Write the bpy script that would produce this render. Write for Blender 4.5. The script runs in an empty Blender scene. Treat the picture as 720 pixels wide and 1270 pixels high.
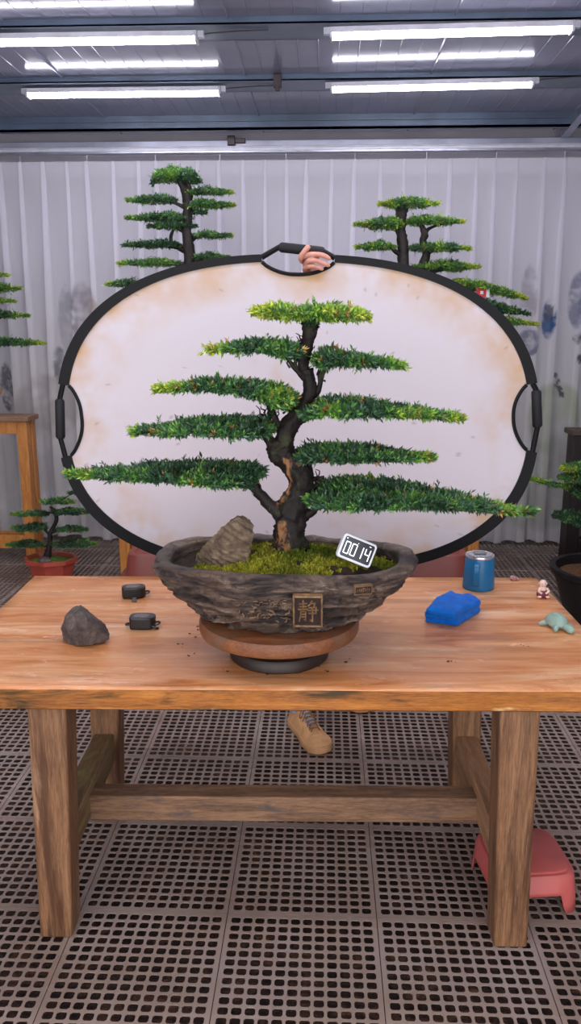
import bpy, math, random
import numpy as np
from math import pi, sin, cos, radians, atan2, sqrt
from mathutils import Vector, Matrix, noise as mn, Euler

random.seed(7); rng = np.random.default_rng(7)
S = bpy.context.scene
C = S.collection

# ------------------------------------------------------------------ camera
F, CX, CY, CAMH, YAW, PITCH = 1000.0, 360.0, 635.0, 1.6, -2.4, 12.95
RM = Matrix.Rotation(radians(-YAW), 3, 'Z') @ Matrix.Rotation(radians(90 - PITCH), 3, 'X')
def ray(px, py): return RM @ Vector(((px - CX) / F, (CY - py) / F, -1))
def at(px, py, Y=None, Z=None):
    d = ray(px, py)
    t = (Z - CAMH) / d.z if Z is not None else Y / d.y
    return Vector((0, 0, CAMH)) + d * t
cd = bpy.data.cameras.new('camera'); cam = bpy.data.objects.new('camera', cd); C.objects.link(cam)
cam.location = (0, 0, CAMH); cam.rotation_euler = (radians(90 - PITCH), 0, radians(-YAW))
cd.sensor_fit = 'VERTICAL'; cd.sensor_height = 24; cd.lens = F / 1270 * 24; cd.clip_start = .05
S.camera = cam
S.view_settings.view_transform = 'Standard'; S.view_settings.look = 'None'
S.view_settings.exposure = 0.0; S.view_settings.gamma = 1; S.view_settings.use_curve_mapping = False

# ------------------------------------------------------------------ materials
def L(c):
    out = []
    for v in c[:3]:
        v = v / 255
        out.append(v / 12.92 if v <= .04045 else ((v + .055) / 1.055) ** 2.4)
    return (*out, 1)
class NT:
    def __init__(s, name):
        s.m = bpy.data.materials.new(name); s.m.use_nodes = True
        s.n = s.m.node_tree.nodes; s.l = s.m.node_tree.links
        s.b = s.n['Principled BSDF']; s.tc = None
    def node(s, t, **kw):
        n = s.n.new(t)
        for k, v in kw.items():
            if hasattr(n, k): setattr(n, k, v)
            else: n.inputs[k].default_value = v
        return n
    def link(s, a, b): s.l.new(a, b)
    def coords(s, scale=(1, 1, 1), loc=(0, 0, 0), rot=(0, 0, 0)):
        if not s.tc: s.tc = s.n.new('ShaderNodeTexCoord')
        mp = s.node('ShaderNodeMapping'); mp.inputs['Scale'].default_value = scale
        mp.inputs['Location'].default_value = loc; mp.inputs['Rotation'].default_value = rot
        s.link(s.tc.outputs['Object'], mp.inputs['Vector']); return mp.outputs[0]
    def noise(s, vec, sc, det=6, rough=.55, dist=0):
        n = s.node('ShaderNodeTexNoise'); n.inputs['Scale'].default_value = sc
        n.inputs['Detail'].default_value = det; n.inputs['Roughness'].default_value = rough
        n.inputs['Distortion'].default_value = dist
        s.link(vec, n.inputs['Vector']); return n.outputs[0]
    def ramp(s, fac, stops):
        r = s.node('ShaderNodeValToRGB'); e = r.color_ramp.elements
        while len(e) < len(stops): e.new(.5)
        for i, (p, c) in enumerate(stops):
            e[i].position = p; e[i].color = L(c) if len(c) == 3 else c
        s.link(fac, r.inputs[0]); return r.outputs[0]
    def mix(s, fac, a, b, mode='MIX'):
        m = s.node('ShaderNodeMix'); m.data_type = 'RGBA'; m.blend_type = mode
        for sock, v in ((m.inputs[0], fac), (m.inputs[6], a), (m.inputs[7], b)):
            if isinstance(v, (int, float)): sock.default_value = v
            elif isinstance(v, tuple): sock.default_value = L(v) if len(v) == 3 else v
            else: s.link(v, sock)
        return m.outputs[2]
    def bump(s, h, st, d=.01):
        b = s.node('ShaderNodeBump'); b.inputs['Strength'].default_value = st; b.inputs['Distance'].default_value = d
        s.link(h, b.inputs['Height']); s.link(b.outputs[0], s.b.inputs['Normal'])
    def fin(s, col=None, rough=.6, metal=0, spec=None):
        if col is not None:
            if isinstance(col, tuple): s.b.inputs['Base Color'].default_value = L(col)
            else: s.link(col, s.b.inputs['Base Color'])
        if isinstance(rough, (int, float)): s.b.inputs['Roughness'].default_value = rough
        else: s.link(rough, s.b.inputs['Roughness'])
        s.b.inputs['Metallic'].default_value = metal
        if spec is not None: s.b.inputs['Specular IOR Level'].default_value = spec
        return s.m

def plain(name, col, rough=.5, metal=0, var=.12, nsc=14, bmp=.15, spec=None):
    t = NT(name); v = t.coords()
    n = t.noise(v, nsc, 6)
    a = tuple(max(0, c * (1 - var)) for c in col); b = tuple(min(255, c * (1 + var)) for c in col)
    c = t.ramp(n, [(.3, a), (.7, b)])
    if bmp: t.bump(t.noise(v, nsc * 12, 4), bmp, .001)
    return t.fin(c, rough, metal, spec)

def wood(name, cols, sc, rough=.45, fine=1.0, patch=None, pfac=(.5, .65), bmp=.3, patch2=None, p2=(.6, .75), psc=(1, 1, 1), nsc=3):
    t = NT(name); v = t.coords(sc)
    n = t.noise(v, nsc, 8, .6, .6)
    c = t.ramp(n, [(.25 + .5 * i / (len(cols) - 1), k) for i, k in enumerate(cols)])
    g = t.noise(t.coords(tuple(k * 4 for k in sc)), 6, 5, .7)
    c = t.mix(.35 * fine, c, t.ramp(g, [(.35, cols[0]), (.65, cols[-1])]))
    if patch:
        f = t.ramp(t.noise(t.coords(psc), 3.2, 7, .65, .4), [(pfac[0], (0, 0, 0)), (pfac[1], (255, 255, 255))])
        c = t.mix(f, c, patch)
    if patch2:
        f = t.ramp(t.noise(t.coords(psc, loc=(3.3, 1.7, 4.1)), 2.6, 7, .65, .5), [(p2[0], (0, 0, 0)), (p2[1], (255, 255, 255))])
        c = t.mix(f, c, patch2)
    t.bump(g, bmp, .002)
    return t.fin(c, rough)

def emis(name, col, st):
    t = NT(name); t.b.inputs['Base Color'].default_value = L(col)
    t.b.inputs['Emission Color'].default_value = L(col); t.b.inputs['Emission Strength'].default_value = st
    return t.m

def attr_mat(name, rough=.5, attr='Col', bmp=None, spec=None, trans=0):
    t = NT(name); a = t.node('ShaderNodeAttribute', attribute_name=attr)
    t.fin(a.outputs['Color'], rough, 0, spec)
    if bmp: t.bump(t.noise(t.coords(), bmp[0], 6, .65), bmp[1], bmp[2])
    if trans:
        tr = t.node('ShaderNodeBsdfTranslucent'); t.link(a.outputs['Color'], tr.inputs['Color'])
        mx = t.node('ShaderNodeMixShader'); mx.inputs[0].default_value = trans
        t.link(t.b.outputs[0], mx.inputs[1]); t.link(tr.outputs[0], mx.inputs[2])
        t.link(mx.outputs[0], t.n['Material Output'].inputs['Surface'])
    return t.m

# ------------------------------------------------------------------ mesh builder
class MB:
    def __init__(s): s.v = []; s.f = []; s.mi = []
    def add(s, vs, fs, mi=0):
        o = len(s.v); s.v += [tuple(v) for v in vs]
        for f in fs: s.f.append(tuple(i + o for i in f)); s.mi.append(mi)
        return s
    def box(s, a, b, mi=0):
        x0, y0, z0 = a; x1, y1, z1 = b
        return s.hexa([(x0, y0, z0), (x1, y0, z0), (x1, y1, z0), (x0, y1, z0), (x0, y0, z1), (x1, y0, z1), (x1, y1, z1), (x0, y1, z1)], mi)
    def hexa(s, v, mi=0):
        s.add(v, [(0, 3, 2, 1), (4, 5, 6, 7), (0, 1, 5, 4), (1, 2, 6, 5), (2, 3, 7, 6), (3, 0, 4, 7)], mi); return s
    def beam(s, p, q, w, h, up=(0, 0, 1)):
        p = Vector(p); q = Vector(q); d = (q - p).normalized(); u = Vector(up)
        r = d.cross(u).normalized() * w / 2; u = r.cross(d).normalized() * h / 2
        return s.hexa([p - r - u, p + r - u, p + r + u, p - r + u, q - r - u, q + r - u, q + r + u, q - r + u])
    def tube(s, pts, rad, seg=12, cap=True, flat=1.0, nz=0, nsc=20, seed=0, ridge=0):
        pts = [Vector(p) for p in pts]; n = len(pts)
        if isinstance(rad, (int, float)): rad = [rad] * n
        vs = []; prev = None
        for i, p in enumerate(pts):
            t = (pts[min(i + 1, n - 1)] - pts[max(i - 1, 0)]).normalized()
            if prev is None:
                ref = Vector((0, 1, 0)) if abs(t.y) < .9 else Vector((1, 0, 0))
                u = (ref - t * ref.dot(t)).normalized()
            else:
                u = (prev - t * prev.dot(t)).normalized()
            prev = u; w = t.cross(u)
            for k in range(seg):
                a = 2 * pi * k / seg; r = rad[i]
                d = u * cos(a) + w * sin(a) * flat
                if nz:
                    q = (p + d * r) * nsc + Vector((seed, seed, 0))
                    r *= 1 + nz * mn.noise(q) + nz * .8 * mn.noise(q * 2.7) + nz * .5 * mn.noise(q * 6)
                    if ridge: r *= 1 + ridge * mn.noise(Vector((a * 2.2 + seed, i * .12, 0)))
                vs.append(p + d * r)
        fs = [(i * seg + k, i * seg + (k + 1) % seg, (i + 1) * seg + (k + 1) % seg, (i + 1) * seg + k) for i in range(n - 1) for k in range(seg)]
        if cap:
            vs += [pts[0], pts[-1]]; a, b = len(vs) - 2, len(vs) - 1
            fs += [(a, (k + 1) % seg, k) for k in range(seg)] + [(b, (n - 1) * seg + k, (n - 1) * seg + (k + 1) % seg) for k in range(seg)]
        return s.add(vs, fs)
    def lathe(s, prof, seg=32, c=(0, 0, 0), sx=1, sy=1, fn=None, mi=0):
        vs = []
        for r, z in prof:
            for k in range(seg):
                a = 2 * pi * k / seg
                m = fn(a, z) if fn else 1
                vs.append((c[0] + r * m * cos(a) * sx, c[1] + r * m * sin(a) * sy, c[2] + z))
        n = len(prof)
        fs = [(i * seg + k, i * seg + (k + 1) % seg, (i + 1) * seg + (k + 1) % seg, (i + 1) * seg + k) for i in range(n - 1) for k in range(seg)]
        fs += [tuple(reversed(range(seg))), tuple((n - 1) * seg + k for k in range(seg))]
        return s.add(vs, fs, mi)
    def grid(s, nu, nv, fn, mi=0, closeu=False):
        vs = [fn(i / (nu if closeu else nu - 1), j / (nv - 1)) for i in range(nu) for j in range(nv)]
        fs = [(i * nv + j, ((i + 1) % nu) * nv + j, ((i + 1) % nu) * nv + j + 1, i * nv + j + 1) for i in range(nu if closeu else nu - 1) for j in range(nv - 1)]
        return s.add(vs, fs, mi)
    def ball(s, c, r, seg=16, rings=10, fn=None):
        r = (r, r, r) if isinstance(r, (int, float)) else r
        vs = []
        for i in range(1, rings):
            t = pi * i / rings
            for k in range(seg):
                a = 2 * pi * k / seg
                d = Vector((sin(t) * cos(a), sin(t) * sin(a), cos(t))); m = fn(d) if fn else 1
                vs.append((c[0] + d.x * r[0] * m, c[1] + d.y * r[1] * m, c[2] + d.z * r[2] * m))
        vs += [(c[0], c[1], c[2] + r[2] * (fn(Vector((0, 0, 1))) if fn else 1)), (c[0], c[1], c[2] - r[2] * (fn(Vector((0, 0, -1))) if fn else 1))]
        m = (rings - 1) * seg
        fs = [(i * seg + k, (i + 1) * seg + k, (i + 1) * seg + (k + 1) % seg, i * seg + (k + 1) % seg) for i in range(rings - 2) for k in range(seg)]
        fs += [(m, k, (k + 1) % seg) for k in range(seg)] + [(m + 1, (rings - 2) * seg + (k + 1) % seg, (rings - 2) * seg + k) for k in range(seg)]
        return s.add(vs, fs)
    def xf(s, M): s.v = [tuple(M @ Vector(v)) for v in s.v]; return s
    def build(s, name, mat, parent=None, origin=None, smooth=True, bevel=0, local=False, sub=0, solid=0, angle=35, cols=None, seg=2, sharp=40):
        off = Vector((0, 0, 0))
        if parent is not None and not local:
            off = world_loc(parent)
        elif origin is not None: off = Vector(origin)
        me = bpy.data.meshes.new(name)
        me.from_pydata([(v[0] - off.x, v[1] - off.y, v[2] - off.z) for v in s.v], [], s.f)
        for m in (mat if isinstance(mat, (list, tuple)) else [mat]): me.materials.append(m)
        me.polygons.foreach_set('material_index', s.mi)
        if cols is not None:
            a = me.color_attributes.new('Col', 'FLOAT_COLOR', 'POINT')
            a.data.foreach_set('color', np.asarray(cols, dtype=np.float32).ravel())
        me.update()
        o = bpy.data.objects.new(name, me); C.objects.link(o)
        if parent is not None: o.parent = parent
        elif origin is not None: o.location = origin
        if smooth:
            me.polygons.foreach_set('use_smooth', [True] * len(me.polygons))
        if solid: md = o.modifiers.new('s', 'SOLIDIFY'); md.thickness = solid; md.offset = 0
        if bevel:
            md = o.modifiers.new('b', 'BEVEL'); md.width = bevel; md.segments = seg; md.limit_method = 'ANGLE'; md.angle_limit = radians(angle)
            md.harden_normals = False
        if sub: md = o.modifiers.new('u', 'SUBSURF'); md.levels = sub; md.render_levels = sub
        if smooth and not sub and sharp:
            try: me.set_sharp_from_angle(angle=radians(sharp))
            except Exception: pass
        return o
def world_loc(o):
    v = Vector((0, 0, 0))
    while o is not None: v = v + o.location; o = o.parent
    return v
def tag(o, label=None, cat=None, group=None, kind=None):
    if label: o['label'] = label
    if cat: o['category'] = cat
    if group: o['group'] = group
    if kind: o['kind'] = kind
    return o
def empty(name, loc, label=None, cat=None, group=None, rz=0):
    o = bpy.data.objects.new(name, None); C.objects.link(o); o.location = loc; o.rotation_euler.z = rz
    o.empty_display_size = .05
    return tag(o, label, cat, group)
def struct(name, mb, mat, **kw): return tag(mb.build(name, mat, **kw), kind='structure')
def catmull(P, n):
    P = [np.array(p, float) for p in P]; P = [2 * P[0] - P[1]] + P + [2 * P[-1] - P[-2]]; out = []
    for i in range(1, len(P) - 2):
        for k in range(n):
            t = k / n; a, b, c, d = P[i - 1:i + 3]
            out.append(.5 * ((2 * b) + (c - a) * t + (2 * a - 5 * b + 4 * c - d) * t * t + (3 * b - a - 3 * c + d) * t ** 3))
    out.append(P[-2]); return out
def copy_tree(o, parent=None, **kw):
    c = o.copy(); C.objects.link(c)
    if parent is not None: c.parent = parent
    for ch in o.children: copy_tree(ch, c)
    return c

# ------------------------------------------------------------------ setting: ground and grated floor
WY, CYY = 6.10, 5.85      # back wall, curtain plane
PT = .415
def floor_tile():
    mb = MB(); nx, ny = 12, 13; bd = .010; T = .003
    cx_, cy_ = (PT - 2 * bd) / nx, (PT - 2 * bd) / ny; g = .0030
    def hole(x0, y0, x1, y1, ox0, oy0, ox1, oy1):
        c = .0045
        H = [(x0 + c, y0), (x1 - c, y0), (x1, y0 + c), (x1, y1 - c), (x1 - c, y1), (x0 + c, y1), (x0, y1 - c), (x0, y0 + c)]
        O = [(ox0, oy0), (ox1, oy0), (ox1, oy1), (ox0, oy1)]
        vs = [(x, y, 0) for x, y in H] + [(x, y, 0) for x, y in O] + [(x, y, -T) for x, y in H]
        fs = [(8, 9, 1, 0), (9, 10, 3, 2), (10, 11, 5, 4), (11, 8, 7, 6), (9, 2, 1), (10, 4, 3), (11, 6, 5), (8, 0, 7)]
        fs += [(k, (k + 1) % 8, 12 + (k + 1) % 8, 12 + k) for k in range(8)]
        mb.add(vs, fs)
    for i in range(nx):
        for j in range(ny):
            x, y = bd + i * cx_, bd + j * cy_
            hole(x + g * 1.25, y + g * 1.05, x + cx_ - g * 1.25, y + cy_ - g * 1.05, x, y, x + cx_, y + cy_)
    e = .0012
    for a, b in (((e, e), (PT - e, bd)), ((e, PT - bd), (PT - e, PT - e)), ((e, bd), (bd, PT - bd)), ((PT - bd, bd), (PT - e, PT - bd))):
        mb.add([(a[0], a[1], 0), (b[0], a[1], 0), (b[0], b[1], 0), (a[0], b[1], 0)], [(0, 1, 2, 3)])
    for (x0, y0), (x1, y1) in (((e, e), (PT - e, e)), ((PT - e, e), (PT - e, PT - e)), ((PT - e, PT - e), (e, PT - e)), ((e, PT - e), (e, e))):
        mb.add([(x0, y0, 0), (x0, y0, -T), (x1, y1, -T), (x1, y1, 0)], [(0, 1, 2, 3)])
    for i in (2, 10):
        for j in (2, 11):
            x, y = bd + i * cx_, bd + j * cy_; n = 8
            vs = [(x + r * cos(2 * pi * k / n), y + r * sin(2 * pi * k / n), z) for r, z in ((.0085, -.003), (.0085, .0006), (.0045, .0006), (.0045, -.006)) for k in range(n)]
            mb.add(vs, [(q * n + k, q * n + (k + 1) % n, (q + 1) * n + (k + 1) % n, (q + 1) * n + k) for q in range(3) for k in range(n)])
    return mb
t = NT('grate_plastic'); v = t.coords()
c = t.ramp(t.noise(v, 2.2, 7, .6), [(.3, (134, 114, 102)), (.5, (152, 133, 122)), (.72, (162, 148, 142))])
c = t.mix(t.ramp(t.noise(v, 9, 8, .7), [(.50, (0, 0, 0)), (.75, (150, 150, 150))]), c, (138, 104, 80))
t.bump(t.noise(v, 120, 4), .2, .001)
m_grate = t.fin(c, t.ramp(t.noise(v, 5, 4), [(.3, (110, 110, 110)), (.7, (170, 170, 170))]), spec=.35)
fl = struct('floor', floor_tile(), m_grate, smooth=False)
NX, NY = 13, 16
fl.location = (-.257 - 6 * PT + .0, 1.939 - 3 * PT, 0)
for nm, cnt, off in (('x', NX, (PT, 0, 0)), ('y', NY - 2, (0, PT, 0))):
    md = fl.modifiers.new(nm, 'ARRAY'); md.count = cnt; md.use_relative_offset = False; md.use_constant_offset = True; md.constant_offset_displace = off
t = NT('soil_under_grate'); v = t.coords()
c = t.ramp(t.noise(v, 12, 9, .7), [(.3, (26, 18, 16)), (.5, (56, 38, 32)), (.6, (92, 62, 46)), (.76, (136, 100, 78))])
t.bump(t.noise(v, 60, 5), .8, .01)
m_soil = t.fin(c, .8)
gm = MB(); gm.grid(90, 90, lambda u, w: (-3.4 + 6.8 * u, -1.2 + 7.6 * w, -.085 + .02 * mn.noise(Vector((u * 60, w * 60, 0)))))
struct('ground_trim_1', gm, m_soil).name = 'trim_1'

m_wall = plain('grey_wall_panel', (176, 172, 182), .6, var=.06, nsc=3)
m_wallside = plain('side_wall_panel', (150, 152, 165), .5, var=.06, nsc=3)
t = NT('ceiling_panel'); v = t.coords()
c = t.ramp(t.noise(v, 1.6, 5), [(.3, (126, 128, 148)), (.7, (144, 144, 164))])
m_ceil = t.fin(c, .13, .0, spec=.12); t.bump(t.noise(t.coords((1, 3, 1)), 7, 3), .05, .004)
XL, XR = -2.75, 1.95
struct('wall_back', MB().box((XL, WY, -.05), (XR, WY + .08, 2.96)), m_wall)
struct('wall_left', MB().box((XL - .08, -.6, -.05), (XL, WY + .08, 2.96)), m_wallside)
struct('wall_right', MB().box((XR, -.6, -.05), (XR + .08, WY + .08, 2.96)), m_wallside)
# ceiling of ribbed steel sheet (ribs every 10 cm, running away from the camera)
CZ = 2.93
cm = MB(); xs = []; x = XL
while x < XR:
    big = int(round((x - XL) / .1)) % 10 == 3
    h = .010 if big else .0022; w = .012 if big else .005
    xs += [(x, 0), (x + w * .3, -h), (x + w * .7, -h), (x + w, 0)]; x += .1
xs.append((XR, 0)); ys = [-.6, 1, 2.6, 4.2, 5.2, WY]
vs = [(a, y, CZ + z) for a, z in xs for y in ys]; n = len(ys)
cm.add(vs, [(i * n + j, i * n + j + 1, (i + 1) * n + j + 1, (i + 1) * n + j) for i in range(len(xs) - 1) for j in range(n - 1)])
cm.box((XL, -.6, CZ + .03), (XR, WY, CZ + .06))
struct('ceiling', cm, m_ceil, smooth=False)
m_steelblue = plain('painted_purlin', (84, 98, 118), .35, .2, var=.12, nsc=5, spec=.6)
m_galv = plain('galvanised_steel', (165, 168, 182), .3, .75, var=.10, nsc=9)
m_whitemetal = plain('white_powder_coat', (205, 203, 214), .35, .1, var=.05)
for k, (y0, y1, z0) in enumerate(((4.77, 4.98, 2.900), (3.93, 4.14, 2.900), (3.1, 3.28, 2.9), (2.25, 2.43, 2.9), (1.4, 1.58, 2.9))):
    b = MB().box((XL, y0, z0), (XR, y1, z0 + .006)); b.box((XL, y0, z0), (XR, y0 + .006, CZ)).box((XL, y1 - .006, z0), (XR, y1, CZ))
    struct('trim_%d' % (k + 2), b, m_steelblue, smooth=False)
b = MB().box((XL, 5.62, 2.848), (XR, 5.66, CZ)).box((XL, 5.62, 2.848), (XR, 5.70, 2.856)).box((XL, 5.605, 2.890), (XR, 5.625, 2.896))
struct('trim_7', b, m_steelblue, smooth=False)
# box section in front of the wall above the curtain
struct('trim_8', MB().box((XL, 5.90, 2.79), (XR, 5.98, 2.838)), plain('silver_painted_box_section', (172, 174, 192), .35, .35, var=.12, nsc=4), bevel=.004)
struct('trim_11', MB().box((XL, WY - .03, 2.72), (XR, WY - .001, CZ)), plain('pale_upper_panel', (214, 208, 214), .5, var=.04, nsc=3))
# corner post and diagonal brace at the right
p = at(696, 160, Y=6.05)
struct('trim_9', MB().box((p.x - .03, 6.0, 2.78), (p.x + .035, 6.08, CZ)), m_whitemetal, bevel=.003)
b = MB(); a1, a2 = at(700, 164, Y=5.8), at(738, 118, Y=5.3)
b.beam(a1, a2, .05, .07); b.beam(a1 + Vector((0, -.02, .05)), a2 + Vector((0, -.02, .05)), .02, .02)
struct('trim_10', b, m_galv, bevel=.003)
m_bracket = plain('dark_steel_bracket', (80, 72, 74), .5, .6)
b = MB(); q = at(344, 101, Y=4.76)
b.box((q.x - .022, 4.745, q.z - .035), (q.x + .022, 4.768, q.z + .035)); b.box((q.x - .010, 4.72, q.z - .055), (q.x + .012, 4.75, q.z - .02))
tag(b.build('purlin_bracket', m_bracket, bevel=.003), 'small rusty steel bracket bolted to the middle of the ceiling beam', 'bracket')
struct('baseboard_back', MB().box((XL, WY - .02, 0), (XR, WY, .10)), plain('dark_baseboard', (92, 82, 74), .7), bevel=.003)

# ------------------------------------------------------------------ ceiling lamps
m_lamp = emis('lamp_diffuser', (246, 244, 255), 15)
m_lampend = plain('lamp_end_cap', (200, 200, 210), .4)
def lamp(x0, x1, y, z, label, rz=0):
    r = empty('ceiling_lamp', ((x0 + x1) / 2, y, z), label, 'lamp', 'white tube lamps under the ceiling', rz)
    h = (x1 - x0) / 2
    d = MB(); n = 14
    prof = [(.030 * sin(a), -.019 * cos(a)) for a in [(-pi / 2 + pi * k / n) for k in range(n + 1)]]
    prof = prof[:-1] + [(.030, .001), (-.030, .001)] if False else prof + [(.030, .002), (-.030, .002)]
    m = len(prof); vs = [(xx, yy, zz) for xx in (-h, h) for yy, zz in prof]
    d.add(vs, [(k, (k + 1) % m, m + (k + 1) % m, m + k) for k in range(m)] + [tuple(reversed(range(m))), tuple(range(m, 2 * m))])
    d.build('diffuser', m_lamp, r, local=True)
    MB().box((-h, -.031, .001), (h, .031, .024)).build('housing', m_whitemetal, r, local=True)
    for s in (-1, 1):
        MB().box((s * h - .012 * (s < 0), -.032, -.020), (s * h + .012 * (s > 0) , .032, .025)).box((s * (h + .02) - .02, -.012, .0), (s * (h + .02) + .02, .012, .03)).build('end_cap', m_lampend, r, local=True, bevel=.003)
    MB().tube([(h + .012, 0, .012), (h + .06, 0, .02), (h + .2, 0, .028), (h + .33, 0, .03)], .003, 6).build('cable', m_bracket, r, local=True)
    return r
LZ = 2.865
for x0, x1, y, lb, rz in ((-1.665, -.60, 4.852, 'lit white tube lamp under the ceiling, far row, left one', 0), (.028, 1.087, 4.785, 'lit white tube lamp under the ceiling, far row, right one', -.043),
                      (-1.64, -.597, 3.997, 'lit white tube lamp under the ceiling, near row, left one cut by the frame', 0), (.02, 1.055, 3.96, 'lit white tube lamp under the ceiling, near row, right one', -.036)):
    lamp(x0, x1, y, LZ, lb, rz)
for y in (3.12, 2.27, 1.42):  # rows added out of view, to light the table and front of the room
    for x0, lb in ((-1.64, 'left'), (.02, 'right')):
        lamp(x0, x0 + 1.05, y, LZ, 'unseen white tube lamp added overhead to light the room, %s side, %s' % (lb, {3.12: 'just behind the big tree', 2.27: 'above the big tree', 1.42: 'nearest the front opening'}[y]))

# ------------------------------------------------------------------ curtain
INK = []   # (px, py, rx, ry, rgb, strength, noise freq)
INK += [(104, 392, 17, 42, (150, 140, 148), .55, 9), (84, 400, 12, 46, (150, 150, 162), .45, 9), (113, 392, 12, 22, (190, 160, 140), .5, 12),
        (74, 452, 7, 22, (80, 80, 88), .6, 25), (8, 480, 8, 30, (70, 68, 76), .7, 22), (60, 505, 40, 40, (186, 178, 170), .5, 5),
        (680, 396, 8, 24, (70, 110, 160), .9, 14), (680, 388, 5, 10, (60, 60, 80), .7, 30), (655, 370, 10, 40, (170, 158, 170), .5, 10), (655, 425, 14, 16, (122, 126, 155), .7, 18),
        (718, 372, 13, 34, (130, 135, 165), .7, 14), (687, 520, 34, 46, (190, 200, 165), .55, 4), (700, 590, 26, 30, (175, 170, 172), .4, 8), (668, 600, 60, 60, (205, 205, 195), .6, 4),
        (60, 600, 90, 80, (205, 203, 202), .5, 4), (716, 420, 6, 6, (60, 60, 75), .7, 30), (718, 445, 5, 6, (60, 60, 75), .7, 30)]
for (x, y) in ((689, 465), (692, 472), (690, 478), (695, 484), (697, 490), (694, 482)): INK.append((x, y, 3.5, 3.5, (50, 52, 66), .85, 60))
INKW = []
for (px, py, rx, ry, c_, s_, nf) in INK:
    p = at(px, py, Y=CYY); k = (p - Vector((0, 0, CAMH))).length / F
    INKW.append((p.x, p.z, rx * k, ry * k, np.array(L(c_)[:3]), s_, nf))
ZT, ZB = 2.70, .05
pleat_x = []; x = XL + .05; rr = random.Random(3)
while x < XR + .1:
    pleat_x.append(x); x += rr.choice([.125, .135, .15, .15, .165, .18])
def curtain():
    # parameter s: each pleat is a fold (S shape) that opens downwards, flat between
    cols = []; prof = []
    cl = []
    for i, px_ in enumerate(pleat_x[:-1]):
        nx_ = pleat_x[i + 1]; w = .016 + .010 * rr.random(); lean = rr.uniform(-.018, .018)
        cl.append((px_, nx_, w, lean, rr.random() * 6))
    nz = 200; us = []
    for i, (a, b, w, lean, ph) in enumerate(cl):
        for k in range(14): us.append((i, 'f', k / 13))
        for k in range(10): us.append((i, 'g', k / 10))
    nu = len(us); V = np.zeros((nu, nz, 3)); COL = np.ones((nu, nz, 4))
    for ui, (i, kind, q) in enumerate(us):
        a, b, w, lean, ph = cl[i]
        for j in range(nz):
            v = j / (nz - 1); z = ZT + (ZB - ZT) * v     # v=0 top
            spread = .9 + 2.4 * v ** .6
            wl = min(w * spread, .075)
            cx_ = a + lean * v + .008 * sin(v * 4 + ph)
            if i + 1 < len(cl): nx_ = b + cl[i + 1][3] * v + .008 * sin(v * 4 + cl[i + 1][4])
            else: nx_ = b
            wn = min((cl[i + 1][2] if i + 1 < len(cl) else w) * spread, .075)
            soft = min(1, v * 1.3)
            if kind == 'f':   # fold: out to the right, back left, out right again
                s3 = q * 3
                if s3 < 1: fx = -wl / 2 + wl * s3; fy = -.006
                elif s3 < 2: fx = wl / 2 - wl * (s3 - 1); fy = -.006 - .010 * (s3 - 1)
                else: fx = -wl / 2 + wl * (s3 - 2); fy = -.016 + .012 * (s3 - 2)
                X = cx_ + fx; Y = fy - .035 * soft * sin(pi * q)
            else:
                X = cx_ + wl / 2 + (nx_ - wn / 2 - cx_ - wl / 2) * q
                Y = -.004 + .03 * soft * sin(pi * q) + .008 * soft * mn.noise(Vector((X * 4, z * .8, 0)))
            zz = z + (.02 * mn.noise(Vector((X * 1.5, 5, 0))) + .01 * sin(X * 9)) * v
            V[ui, j] = (X, CYY + Y + .03 * v * mn.noise(Vector((X * .9, z * .5, 7))), zz)
    base = np.array(L((247, 244, 252))[:3]); low = np.array(L((240, 237, 236))[:3])
    X = V[..., 0]; Z = V[..., 2]
    tt = np.clip((2.1 - Z) / 1.0, 0, 1)[..., None]
    col = base * (1 - tt) + low * tt
    for (x0, z0, rx, rz, cc, st, nf) in INKW:
        m = np.maximum(0, 1 - ((X - x0) / rx) ** 2 - ((Z - z0) / rz) ** 2)
        idx = np.argwhere(m > 0)
        for (i_, j_) in idx:
            nn = mn.noise(Vector((X[i_, j_] * nf, Z[i_, j_] * nf * .7, x0))) * .9 + .5 * mn.noise(Vector((X[i_, j_] * nf * 3, Z[i_, j_] * nf * 3, x0)))
            f = min(1, max(0, min(1, m[i_, j_] * 3.5) * (.8 + 1.3 * nn))) * min(1, st * 1.15)
            col[i_, j_] = col[i_, j_] * (1 - f) + cc * f
    COL[..., :3] = col
    mb = MB(); mb.add(V.reshape(-1, 3).tolist(), [(i * nz + j, i * nz + j + 1, (i + 1) * nz + j + 1, (i + 1) * nz + j) for i in range(nu - 1) for j in range(nz - 1)])
    return mb, COL.reshape(-1, 4), V, nu, nz
t = NT('sheer_curtain_cloth'); a = t.node('ShaderNodeAttribute', attribute_name='Col')
t.fin(a.outputs['Color'], .85, 0, .1)
tr = t.node('ShaderNodeBsdfTranslucent'); t.link(a.outputs['Color'], tr.inputs['Color'])
mx = t.node('ShaderNodeMixShader'); mx.inputs[0].default_value = .35; t.link(t.b.outputs[0], mx.inputs[1]); t.link(tr.outputs[0], mx.inputs[2])
tp = t.node('ShaderNodeBsdfTransparent'); m2 = t.node('ShaderNodeMixShader'); m2.inputs[0].default_value = .30
t.link(mx.outputs[0], m2.inputs[1]); t.link(tp.outputs[0], m2.inputs[2]); t.link(m2.outputs[0], t.n['Material Output'].inputs['Surface'])
m_curt = t.m
cmb, ccol, CV, cnu, cnz = curtain()
cur = cmb.build('curtain', m_curt, cols=ccol)
tag(cur, 'white sheer pleated curtain with a faint ink landscape along the back wall', 'curtain')
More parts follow.
